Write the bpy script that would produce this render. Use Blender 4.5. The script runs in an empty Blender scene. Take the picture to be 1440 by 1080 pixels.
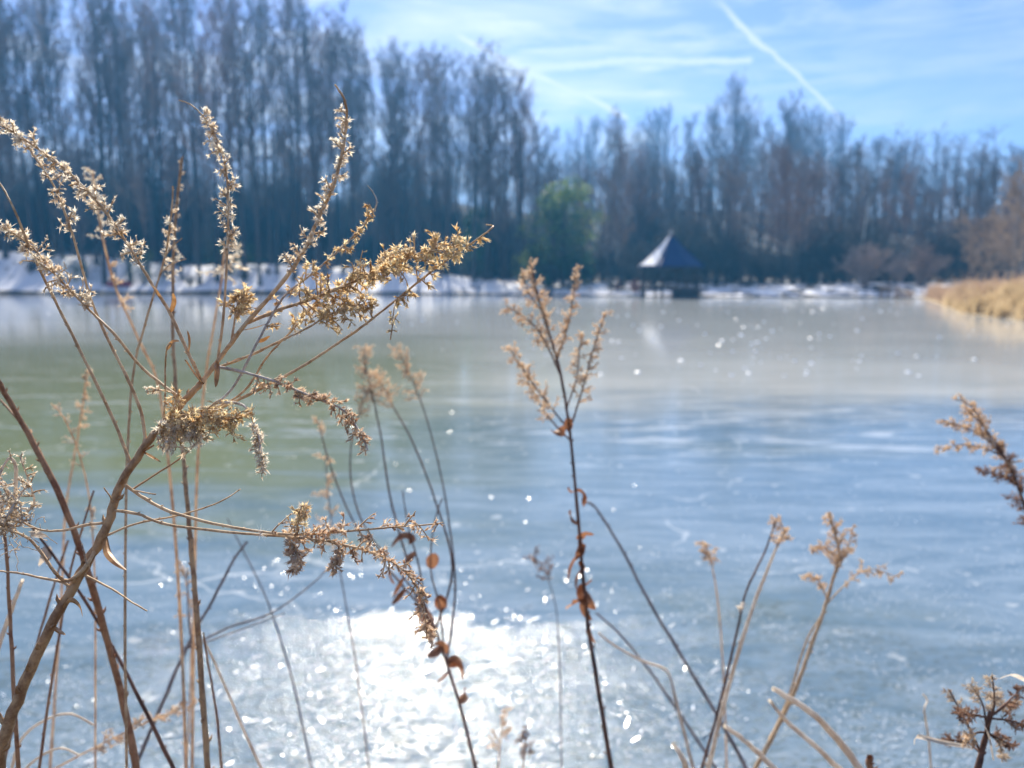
import bpy, math, random
import numpy as np
from mathutils import Vector, noise as mnoise

sc = bpy.context.scene
COL = sc.collection
R = math.radians
rnd = random.Random(7)

# ------------------------------------------------------------------ camera
CAM = Vector((0.0, 0.0, 1.8)); PITCH = R(7.7); F = 1088.0
cd = bpy.data.cameras.new('camera'); cam = bpy.data.objects.new('camera', cd); COL.objects.link(cam)
cam.location = CAM; cam.rotation_euler = (R(90) - PITCH, 0, 0)
cd.sensor_width = 36.0; cd.lens = F / 1440 * 36; cd.clip_start = 0.02; cd.clip_end = 3000
cd.dof.use_dof = True; cd.dof.focus_distance = 0.52; cd.dof.aperture_fstop = 6.6
sc.camera = cam

# ------------------------------------------------------------------ world, sun, exposure
SUN_EL, SUN_AZ = R(38.0), R(-6.5)          # azimuth from +Y towards +X
w = bpy.data.worlds.new("World"); sc.world = w; w.use_nodes = True
sun = bpy.data.lights.new('sun', 'SUN'); sun.energy = 5.0; sun.angle = R(0.55); sun.color = (1.0, 0.91, 0.77)
so = bpy.data.objects.new('sun', sun); COL.objects.link(so)
SUND = Vector((math.sin(SUN_AZ) * math.cos(SUN_EL), math.cos(SUN_AZ) * math.cos(SUN_EL), math.sin(SUN_EL)))
so.rotation_euler = SUND.to_track_quat('Z', 'Y').to_euler()
sc.view_settings.view_transform = 'Standard'; sc.view_settings.look = 'None'
sc.view_settings.exposure = 0.98; sc.view_settings.gamma = 1.0
try: sc.view_settings.use_curve_mapping = False
except Exception: pass
sc.render.engine = 'CYCLES'
cy = sc.cycles
cy.use_denoising = True; cy.max_bounces = 6; cy.diffuse_bounces = 2; cy.glossy_bounces = 2
cy.transmission_bounces = 3; cy.transparent_max_bounces = 8; cy.volume_bounces = 0
cy.sample_clamp_indirect = 4.0; cy.caustics_reflective = False; cy.caustics_refractive = False

class NT:
    """tiny node-tree helper"""
    def __init__(s, tree): s.t = tree; s.n = tree.nodes; s.l = tree.links
    def new(s, typ, **kw):
        n = s.n.new(typ)
        for k, v in kw.items(): setattr(n, k, v)
        return n
    def put(s, sock, v):
        if v is None: return
        if hasattr(v, 'is_output'): s.l.new(v, sock)
        elif isinstance(v, (tuple, list)) and len(v) == 3 and sock.type == 'RGBA': sock.default_value = (*v, 1)
        else: sock.default_value = v
    def math(s, op, a, b=None, c=None, clamp=False):
        n = s.new('ShaderNodeMath', operation=op, use_clamp=clamp)
        for i, v in enumerate((a, b, c)): s.put(n.inputs[i], v) if v is not None else None
        return n.outputs[0]
    def vmath(s, op, a, b=None):
        n = s.new('ShaderNodeVectorMath', operation=op); s.put(n.inputs[0], a)
        if b is not None: s.put(n.inputs[1], b)
        return n.outputs[0]
    def noise(s, vec, scale, detail=4, rough=0.55, dist=0.0):
        n = s.new('ShaderNodeTexNoise'); s.put(n.inputs['Vector'], vec)
        n.inputs['Scale'].default_value = scale; n.inputs['Detail'].default_value = detail
        n.inputs['Roughness'].default_value = rough; n.inputs['Distortion'].default_value = dist
        return n.outputs['Fac']
    def ramp(s, fac, a, b, to0=0.0, to1=1.0, smooth=True):
        n = s.new('ShaderNodeMapRange'); n.interpolation_type = 'SMOOTHSTEP' if smooth else 'LINEAR'
        s.put(n.inputs['Value'], fac)
        n.inputs['From Min'].default_value = a; n.inputs['From Max'].default_value = b
        n.inputs['To Min'].default_value = to0; n.inputs['To Max'].default_value = to1
        return n.outputs[0]
    def mix(s, f, a, b, blend='MIX'):
        n = s.new('ShaderNodeMix', data_type='RGBA', blend_type=blend)
        s.put(n.inputs[0], f); s.put(n.inputs[6], a); s.put(n.inputs[7], b)
        return n.outputs[2]
    def scale(s, vec, sx, sy, sz, rot=0.0, loc=(0, 0, 0)):
        n = s.new('ShaderNodeMapping'); s.put(n.inputs['Vector'], vec)
        n.inputs['Scale'].default_value = (sx, sy, sz); n.inputs['Rotation'].default_value = (0, 0, rot)
        n.inputs['Location'].default_value = loc
        return n.outputs[0]

def px_dir(px, py):
    v = Vector(((px - 720) / F, 0, 0)) + Vector((0, math.cos(PITCH), -math.sin(PITCH))) + (540 - py) / F * Vector((0, math.sin(PITCH), math.cos(PITCH)))
    return v
def P(px, py, d):
    """point of the place seen at that pixel of the photograph, d metres deep"""
    return CAM + d * px_dir(px, py)

def world_nodes():
    k = NT(w.node_tree); k.n.clear()
    out = k.new('ShaderNodeOutputWorld'); bg = k.new('ShaderNodeBackground'); k.l.new(bg.outputs[0], out.inputs[0])
    sky = k.new('ShaderNodeTexSky', sky_type='NISHITA', sun_disc=False)
    sky.sun_elevation = SUN_EL; sky.sun_rotation = SUN_AZ; sky.air_density = 1.0; sky.dust_density = 0.25; sky.ozone_density = 3.0
    base = k.mix(1.0, sky.outputs[0], (0.88, 0.81, 1.06), 'MULTIPLY')
    tc = k.new('ShaderNodeTexCoord').outputs['Generated']
    sep = k.new('ShaderNodeSeparateXYZ'); k.l.new(tc, sep.inputs[0])
    x, y, z = sep.outputs
    hyp = k.math('SQRT', k.math('ADD', k.math('MULTIPLY', x, x), k.math('MULTIPLY', y, y)))
    a = k.math('ARCTAN2', x, y); e = k.math('DIVIDE', z, k.math('MAXIMUM', hyp, 0.01))
    cmb = k.new('ShaderNodeCombineXYZ'); k.l.new(a, cmb.inputs[0]); k.l.new(e, cmb.inputs[1]); ae = cmb.outputs[0]
    # cirrus sheets and streaks
    n1 = k.noise(k.scale(ae, 1.6, 11, 1, R(-4)), 2.3, 6, 0.55, 0.6)
    n2 = k.noise(k.scale(ae, 3.0, 15, 1, R(14), (3, 1, 0)), 2.0, 5, 0.6, 0.4)
    n3 = k.noise(k.scale(ae, 1.0, 2.2, 1, 0, (1.3, 5, 0)), 1.6, 3, 0.5)
    c = k.math('MULTIPLY', k.ramp(n1, 0.38, 0.70), 0.68)
    c = k.math('ADD', c, k.math('MULTIPLY', k.ramp(n2, 0.44, 0.68), 0.55))
    c = k.math('MULTIPLY', c, k.ramp(n3, 0.3, 0.62, 0.35, 1.0))
    c = k.math('MULTIPLY', c, k.ramp(a, 0.1, 0.6, 1.15, 0.6))
    fine = k.noise(ae, 60, 3, 0.6)
    def trail(p0, p1, w0, w1, amt, wob, bow):
        d0, d1 = px_dir(*p0), px_dir(*p1)
        A0, A1 = math.atan2(d0.x, d0.y), math.atan2(d1.x, d1.y)
        E0, E1 = d0.z / math.hypot(d0.x, d0.y), d1.z / math.hypot(d1.x, d1.y)
        t = k.ramp(a, A0, A1, 0, 1, False)
        wv = k.math('MULTIPLY', k.math('SUBTRACT', k.noise(ae, 9, 3, 0.5), 0.5), wob)
        b = k.math('MULTIPLY', k.math('MULTIPLY', t, k.math('SUBTRACT', 1.0, t)), bow)
        line = k.math('ADD', k.math('ADD', k.math('MULTIPLY_ADD', t, E1 - E0, E0), wv), b)
        dist = k.math('ABSOLUTE', k.math('SUBTRACT', e, line))
        wd = k.math('MULTIPLY', k.math('MULTIPLY_ADD', t, w1 - w0, w0), k.ramp(fine, 0.3, 0.7, 0.7, 1.25))
        m = k.math('SUBTRACT', 1.0, k.ramp(k.math('DIVIDE', dist, wd), 0.1, 1.0))
        m = k.math('MULTIPLY', m, k.ramp(a, A0 - 0.02, A0 + 0.03))
        m = k.math('MULTIPLY', m, k.ramp(a, A1 - 0.006, A1 + 0.003, 1, 0))
        return k.math('MULTIPLY', m, amt)
    c = k.math('MAXIMUM', c, trail((1010, 0), (1186, 170), 0.0105, 0.004, 0.78, 0.055, 0.0))
    c = k.math('MAXIMUM', c, trail((630, 45), (885, 163), 0.0085, 0.006, 0.92, 0.03, 0.0))
    c = k.math('MAXIMUM', c, trail((660, 98), (1060, 82), 0.014, 0.006, 0.75, 0.02, 0.02))
    c = k.math('MINIMUM', c, 0.93)
    col = k.mix(c, base, (7.4, 7.7, 8.6))
    k.l.new(col, bg.inputs[0]); bg.inputs[1].default_value = 0.070
world_nodes()

# ------------------------------------------------------------------ helpers
def tag(o, label=None, cat=None, group=None, kind=None):
    if label: o['label'] = label
    if cat: o['category'] = cat
    if group: o['group'] = group
    if kind: o['kind'] = kind
    return o
def empty(name, loc, label, cat, group=None):
    o = bpy.data.objects.new(name, None); COL.objects.link(o); o.location = loc; o.empty_display_size = 0.1
    return tag(o, label, cat, group)

class MB:
    def __init__(s): s.v = []; s.f = []; s.mi = []
    def tube(s, pts, rad, n=3, cap=False):
        m = len(pts)
        if m < 2: return
        base = len(s.v)
        prev = None
        for i in range(m):
            d = (pts[min(i + 1, m - 1)] - pts[max(i - 1, 0)])
            if d.length < 1e-9: d = Vector((0, 0, 1))
            d.normalize()
            if prev is None:
                u = d.cross(Vector((0.31, 0.9, 0.12)))
                if u.length < 0.1: u = d.cross(Vector((1, 0, 0)))
            else: u = prev - d * prev.dot(d)
            if u.length < 1e-6: u = d.cross(Vector((1, 0.2, 0)))
            u.normalize(); prev = u; q = d.cross(u)
            r = rad[i] if isinstance(rad, (list, tuple)) else rad
            for j in range(n):
                a = 2 * math.pi * j / n
                s.v.append(pts[i] + u * (math.cos(a) * r) + q * (math.sin(a) * r))
        for i in range(m - 1):
            for j in range(n):
                a = base + i * n + j; b = base + i * n + (j + 1) % n
                s.f.append((a, b, b + n, a + n))
        if cap:
            s.f.append(tuple(base + (m - 1) * n + j for j in range(n)))
            s.f.append(tuple(base + n - 1 - j for j in range(n)))
    def poly(s, pts):
        b = len(s.v); s.v.extend(pts); s.f.append(tuple(range(b, b + len(pts))))
    def box(s, c, hx, hy, hz, rz=0.0):
        b = len(s.v); cr, sr = math.cos(rz), math.sin(rz)
        for dz in (-hz, hz):
            for dx, dy in ((-hx, -hy), (hx, -hy), (hx, hy), (-hx, hy)):
                s.v.append(Vector((c[0] + dx * cr - dy * sr, c[1] + dx * sr + dy * cr, c[2] + dz)))
        for q in ((0, 3, 2, 1), (4, 5, 6, 7), (0, 1, 5, 4), (1, 2, 6, 5), (2, 3, 7, 6), (3, 0, 4, 7)):
            s.f.append(tuple(b + i for i in q))
    def mesh(s, name, mat, origin=None, smooth=True):
        me = bpy.data.meshes.new(name)
        V = np.array([tuple(v) for v in s.v], dtype=np.float32)
        if origin is not None: V = V - np.array(origin, dtype=np.float32)
        lt = np.array([len(f) for f in s.f], dtype=np.int32)
        ls = np.concatenate(([0], np.cumsum(lt)[:-1])).astype(np.int32)
        vi = np.fromiter((i for f in s.f for i in f), dtype=np.int32)
        me.vertices.add(len(V)); me.vertices.foreach_set('co', V.ravel())
        me.loops.add(len(vi)); me.loops.foreach_set('vertex_index', vi)
        me.polygons.add(len(lt)); me.polygons.foreach_set('loop_start', ls); me.polygons.foreach_set('loop_total', lt)
        if smooth: me.polygons.foreach_set('use_smooth', np.ones(len(lt), dtype=bool))
        me.materials.append(mat); me.update(calc_edges=True)
        return me
    def build(s, name, mat, parent=None, origin=None, smooth=True):
        o = bpy.data.objects.new(name, s.mesh(name, mat, origin, smooth)); COL.objects.link(o)
        if parent: o.parent = parent
        return o

def catmull(pts, sub):
    out = []
    n = len(pts)
    for i in range(n - 1):
        p0, p1, p2, p3 = pts[max(i - 1, 0)], pts[i], pts[i + 1], pts[min(i + 2, n - 1)]
        for j in range(sub):
            t = j / sub
            out.append(0.5 * ((2 * p1) + (p2 - p0) * t + (2 * p0 - 5 * p1 + 4 * p2 - p3) * t * t + (3 * p1 - p0 - 3 * p2 + p3) * t ** 3))
    out.append(pts[-1].copy())
    return out
def rv(r=rnd):
    while True:
        v = Vector((r.uniform(-1, 1), r.uniform(-1, 1), r.uniform(-1, 1)))
        if 0.05 < v.length < 1: return v.normalized()

# ------------------------------------------------------------------ materials
def pmat(name, fn):
    m = bpy.data.materials.new(name); m.use_nodes = True
    k = NT(m.node_tree); k.n.clear(); out = k.new('ShaderNodeOutputMaterial')
    sh, disp = fn(k)
    k.l.new(sh, out.inputs[0])
    return m
def jitter_path(pts, amt, r):
    return [p + Vector((r.uniform(-1, 1), r.uniform(-1, 1), r.uniform(-1, 1))) * amt for p in pts]
def dry(name, c1, c2, scale=300, trans=0.35, rough=0.6, spec=0.3, obj='Object'):
    """dry plant matter: two tones, rough, lets light through"""
    def fn(k):
        tc = k.new('ShaderNodeTexCoord').outputs[obj]
        n = k.noise(tc, scale, 4, 0.65); big = k.noise(tc, scale * .28, 2, 0.5)
        col = k.mix(k.ramp(k.math('ADD', k.math('MULTIPLY', n, .5), k.math('MULTIPLY', big, .5)), 0.36, 0.6), c1, c2)
        b = k.new('ShaderNodeBsdfPrincipled'); k.put(b.inputs['Base Color'], col)
        b.inputs['Roughness'].default_value = rough; b.inputs['Specular IOR Level'].default_value = spec
        bm = k.new('ShaderNodeBump'); bm.inputs['Strength'].default_value = 0.4; bm.inputs['Distance'].default_value = 0.0006
        k.l.new(n, bm.inputs['Height']); k.l.new(bm.outputs[0], b.inputs['Normal'])
        if trans <= 0: return b.outputs[0], None
        t = k.new('ShaderNodeBsdfTranslucent'); k.put(t.inputs[0], col)
        mx = k.new('ShaderNodeMixShader'); mx.inputs[0].default_value = trans
        k.l.new(b.outputs[0], mx.inputs[1]); k.l.new(t.outputs[0], mx.inputs[2])
        return mx.outputs[0], None
    return pmat(name, fn)
def simple(name, col, rough=0.6, spec=0.4, metal=0.0, c2=None, scale=3.0):
    def fn(k):
        b = k.new('ShaderNodeBsdfPrincipled')
        if c2:
            tc = k.new('ShaderNodeTexCoord').outputs['Object']
            k.put(b.inputs['Base Color'], k.mix(k.ramp(k.noise(tc, scale, 5, 0.6), 0.3, 0.7), col, c2))
        else: k.put(b.inputs['Base Color'], col)
        b.inputs['Roughness'].default_value = rough; b.inputs['Specular IOR Level'].default_value = spec
        b.inputs['Metallic'].default_value = metal
        return b.outputs[0], None
    return pmat(name, fn)

M = {}
M['hero_stem'] = dry('brown_stalk', (0.26, 0.13, 0.055), (0.56, 0.34, 0.16), 260, 0.0, 0.5, 0.5)
M['twig'] = dry('tan_twig', (0.46, 0.28, 0.14), (0.82, 0.62, 0.38), 350, 0.2, 0.55, 0.4)
M['twig_grey'] = dry('grey_twig', (0.34, 0.28, 0.23), (0.68, 0.6, 0.52), 350, 0.1, 0.6, 0.3)
M['gold'] = dry('golden_bracts', (0.62, 0.38, 0.15), (0.98, 0.86, 0.58), 420, 0.62)
M['cream'] = dry('cream_bracts', (0.80, 0.62, 0.42), (0.97, 0.92, 0.80), 420, 0.62)
M['russet'] = dry('russet_bracts', (0.36, 0.18, 0.10), (0.95, 0.76, 0.55), 420, 0.62)
M['fluff'] = dry('white_fluff', (0.8, 0.76, 0.7), (0.9, 0.88, 0.85), 100, 0.55, 0.7)
M['leaf'] = dry('dry_leaf', (0.22, 0.10, 0.035), (0.55, 0.30, 0.12), 150, 0.35, 0.35, 0.5)
M['redleaf'] = dry('rust_leaf', (0.16, 0.055, 0.025), (0.40, 0.19, 0.10), 140, 0.35)
M['dark_stem'] = dry('dark_stalk', (0.07, 0.035, 0.025), (0.20, 0.11, 0.075), 120, 0.0)
M['slate_stem'] = dry('slate_stalk', (0.15, 0.13, 0.13), (0.30, 0.26, 0.25), 120, 0.0)
M['red_stem'] = dry('red_brown_stalk', (0.22, 0.09, 0.045), (0.46, 0.25, 0.13), 160, 0.0)
M['straw'] = dry('straw', (0.6, 0.5, 0.4), (0.85, 0.77, 0.66), 120, 0.45)
M['plume'] = dry('tan_plume', (0.55, 0.38, 0.25), (0.88, 0.70, 0.50), 200, 0.55)
M['plume_dark'] = dry('dark_plume', (0.14, 0.07, 0.045), (0.42, 0.25, 0.16), 200, 0.45)
M['plume_pale'] = dry('pale_plume', (0.50, 0.38, 0.28), (0.75, 0.64, 0.5), 200, 0.5)
def bark(name, a, b, sc_=2.0):
    def fn(k):
        tc = k.new('ShaderNodeTexCoord').outputs['Object']
        oi = k.new('ShaderNodeObjectInfo').outputs['Random']
        n = k.noise(k.scale(tc, 1, 1, 0.25), sc_, 5, 0.65)
        col = k.mix(k.ramp(k.math('ADD', n, k.math('MULTIPLY_ADD', oi, 0.3, -0.15)), 0.3, 0.7), a, b)
        p = k.new('ShaderNodeBsdfPrincipled'); k.put(p.inputs['Base Color'], col); p.inputs['Roughness'].default_value = 0.85
        p.inputs['Specular IOR Level'].default_value = 0.2
        return p.outputs[0], None
    return pmat(name, fn)
M['bark'] = bark('grey_bark', (0.04, 0.036, 0.034), (0.11, 0.095, 0.085))
M['bark_pale'] = bark('pale_bark', (0.35, 0.33, 0.28), (0.6, 0.58, 0.5))
M['crown'] = bark('bare_twigs', (0.14, 0.11, 0.095), (0.27, 0.21, 0.18), 0.3)
M['crown_tan'] = bark('tan_twigs', (0.34, 0.25, 0.17), (0.55, 0.42, 0.28), 0.6)
M['brush'] = bark('brush_twigs', (0.06, 0.057, 0.047), (0.15, 0.135, 0.11), 0.5)
M['brush_pale'] = bark('pale_brush_twigs', (0.32, 0.24, 0.2), (0.5, 0.4, 0.34), 0.5)
M['brush_red'] = bark('reddish_brush', (0.25, 0.09, 0.05), (0.45, 0.2, 0.12), 0.5)
M['ever'] = dry('evergreen_leaves', (0.012, 0.05, 0.016), (0.055, 0.12, 0.028), 0.6, 0.5, 0.5)
M['ever_sunlit'] = dry('sunlit_green_leaves', (0.11, 0.19, 0.035), (0.32, 0.38, 0.09), 0.6, 0.6, 0.5)  # sunlit version of the evergreen leaves, light put into the colour
M['roof'] = simple('dark_blue_roof', (0.008, 0.02, 0.10), 0.6, 0.2, 0.0, (0.02, 0.04, 0.13))
M['litroof'] = simple('lit_facet_white', (0.93, 0.93, 0.93), 0.6, 0.3, 0.0, (0.8, 0.8, 0.82), 2.0)  # white for the bright roof facet, sunlight put into the colour
M['timber'] = simple('dark_timber', (0.035, 0.03, 0.03), 0.7, 0.3, 0.0, (0.07, 0.055, 0.05))
M['pale_timber'] = simple('pale_timber', (0.4, 0.38, 0.36), 0.7, 0.3)
M['red_hull'] = simple('dark_red_hull', (0.28, 0.02, 0.03), 0.4, 0.5)
M['black'] = simple('black_keel', (0.02, 0.02, 0.025), 0.5, 0.4)

# ------------------------------------------------------------------ pond outline and terrain
def on_water(px, d): return ((px - 720) / F * d, d)
SHORE = [(-75, 5), (-88, 40), on_water(-330, 84), on_water(-100, 92), on_water(60, 95), on_water(200, 97), on_water(350, 95.5), on_water(520, 95),
         on_water(690, 92), on_water(800, 86), on_water(900, 82), on_water(1000, 79), on_water(1130, 79), on_water(1230, 78),
         on_water(1290, 76), on_water(1306, 66), on_water(1325, 54), on_water(1350, 42), on_water(1400, 36.5), on_water(1450, 33), (24.5, 30), (33, 27),
         (42, 20), (40, 8), (25, 2.2), (8, 1.5), (3, 1.85), (0, 1.9), (-3, 1.8), (-9, 1.3), (-25, -1), (-50, -4)]
SH = np.array(SHORE, dtype=float)
def signed_out(X, Y):
    """distance to the shoreline, positive on land"""
    X = np.asarray(X, dtype=float); Y = np.asarray(Y, dtype=float)
    best = np.full(X.shape, 1e9); inside = np.zeros(X.shape, bool)
    n = len(SH)
    for i in range(n):
        ax, ay = SH[i]; bx, by = SH[(i + 1) % n]
        dx, dy = bx - ax, by - ay
        t = np.clip(((X - ax) * dx + (Y - ay) * dy) / (dx * dx + dy * dy), 0, 1)
        best = np.minimum(best, np.hypot(X - ax - t * dx, Y - ay - t * dy))
        c = ((ay > Y) != (by > Y))
        xi = (bx - ax) * (Y - ay) / ((by - ay) if by != ay else 1e-9) + ax
        inside ^= (c & (X < xi))
    return np.where(inside, -best, best)
def sstep(x, a, b):
    t = np.clip((x - a) / (b - a), 0, 1); return t * t * (3 - 2 * t)
def height(X, Y):
    X = np.asarray(X, dtype=float); Y = np.asarray(Y, dtype=float)
    s = signed_out(X, Y)
    far = sstep(Y, 30, 60)
    left = sstep(-X, -8, 30)
    near = 0.42 * sstep(s, -0.3, 1.6) + 0.15 * sstep(s, 1.5, 6)
    bank = (0.35 + 0.45 * left) * sstep(s, -0.5, 1.2) + (0.95 + 2.0 * left + 1.6 * sstep(-X, 45, 68)) * sstep(s, 1, 10)
    hill = 20 * sstep(s, 12, 170) * (0.85 + 0.25 * np.sin(X * 0.02 + 1.0)) + 4 * sstep(s, 20, 60) * left
    wob = (np.sin(X * 0.31 + Y * 0.17) + np.sin(X * 0.13 - Y * 0.29 + 2)) * 0.12 * sstep(s, 0.5, 6)
    wob2 = (np.sin(X * 3.1 + Y * 2.3) + np.sin(X * 1.7 - Y * 4.1)) * 0.015 * sstep(s, 0, 1)
    pen = 0.55 * np.exp(-(((X - 33) / 9) ** 2 + ((Y - 40) / 13) ** 2))
    land = near * (1 - far) + bank * far + hill * sstep(Y, 30, 90) + wob * far + wob2 + pen * sstep(s, 0, 3)
    bed = -0.5 * sstep(-s, -0.2, 2.5)
    return np.where(s > -0.3, land - 0.05, 0) + bed
def hz(x, y): return float(height(np.array([x]), np.array([y]))[0])

def terrain():
    N = 560; L = 640.0; a = 3.0
    u = np.linspace(-1, 1, N) * math.asinh(L / a)
    g = a * np.sinh(u)
    gy = g + 40 * np.exp(-((g - 55) / 60.0) ** 2) * 0
    X, Y = np.meshgrid(g, gy + 20.0)
    Z = height(X, Y)
    V = np.stack([X, Y, Z], -1).reshape(-1, 3).astype(np.float32)
    i = np.arange(N * N).reshape(N, N)
    q = np.stack([i[:-1, :-1], i[:-1, 1:], i[1:, 1:], i[1:, :-1]], -1).reshape(-1, 4).astype(np.int32)
    me = bpy.data.meshes.new('ground'); me.vertices.add(len(V)); me.vertices.foreach_set('co', V.ravel())
    me.loops.add(q.size); me.loops.foreach_set('vertex_index', q.ravel())
    me.polygons.add(len(q)); me.polygons.foreach_set('loop_start', np.arange(len(q), dtype=np.int32) * 4)
    me.polygons.foreach_set('loop_total', np.full(len(q), 4, np.int32)); me.polygons.foreach_set('use_smooth', np.ones(len(q), bool))
    sn = signed_out(X, Y).reshape(-1)
    at = me.attributes.new('shore', 'FLOAT', 'POINT'); at.data.foreach_set('value', sn.astype(np.float32))
    def fn(k):
        geo = k.new('ShaderNodeNewGeometry').outputs['Position']
        sa = k.new('ShaderNodeAttribute', attribute_name='shore').outputs['Fac']
        sep = k.new('ShaderNodeSeparateXYZ'); k.l.new(geo, sep.inputs[0])
        n1 = k.noise(geo, 0.35, 5, 0.6); n2 = k.noise(geo, 2.0, 5, 0.6); n3 = k.noise(geo, 14, 4, 0.6)
        litter = k.mix(k.ramp(n2, 0.3, 0.7), (0.022, 0.018, 0.014), (0.065, 0.05, 0.036))
        litter = k.mix(k.ramp(n3, 0.5, 0.75), litter, (0.12, 0.09, 0.06))
        ring = k.math('MULTIPLY', k.ramp(sa, 0.25, 0.8), k.ramp(sa, 10, 30, 1, 0))
        leftw = k.ramp(sep.outputs[0], 20, -30, 0.0, 0.12)
        cover = k.math('ADD', n1, leftw)
        snow = k.math('MULTIPLY', ring, k.ramp(k.math('ADD', cover, k.math('MULTIPLY', k.math('SUBTRACT', n2, 0.5), 0.45)), 0.43, 0.48))
        snow = k.math('MULTIPLY', snow, k.ramp(sep.outputs[1], 55, 68))
        # tan dead grass on the right-hand spit and short turf near it
        pen = k.math('MULTIPLY', k.ramp(sep.outputs[0], 18, 26), k.ramp(sep.outputs[1], 80, 68))
        tan = k.mix(k.ramp(n2, 0.3, 0.7), (0.30, 0.22, 0.12), (0.48, 0.38, 0.22))
        col = k.mix(k.math('MULTIPLY', pen, k.ramp(sep.outputs[1], 5, 15)), litter, tan)
        col = k.mix(snow, col, (0.86, 0.88, 0.92))
        b = k.new('ShaderNodeBsdfPrincipled'); k.put(b.inputs['Base Color'], col); b.inputs['Roughness'].default_value = 0.9
        b.inputs['Specular IOR Level'].default_value = 0.2
        bm = k.new('ShaderNodeBump'); bm.inputs['Strength'].default_value = 0.6; bm.inputs['Distance'].default_value = 0.05
        k.l.new(n3, bm.inputs['Height']); k.l.new(bm.outputs[0], b.inputs['Normal'])
        return b.outputs[0], None
    me.materials.append(pmat('ground', fn)); me.update(calc_edges=True)
    o = bpy.data.objects.new('ground', me); COL.objects.link(o); tag(o, kind='structure')
terrain()

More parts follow.
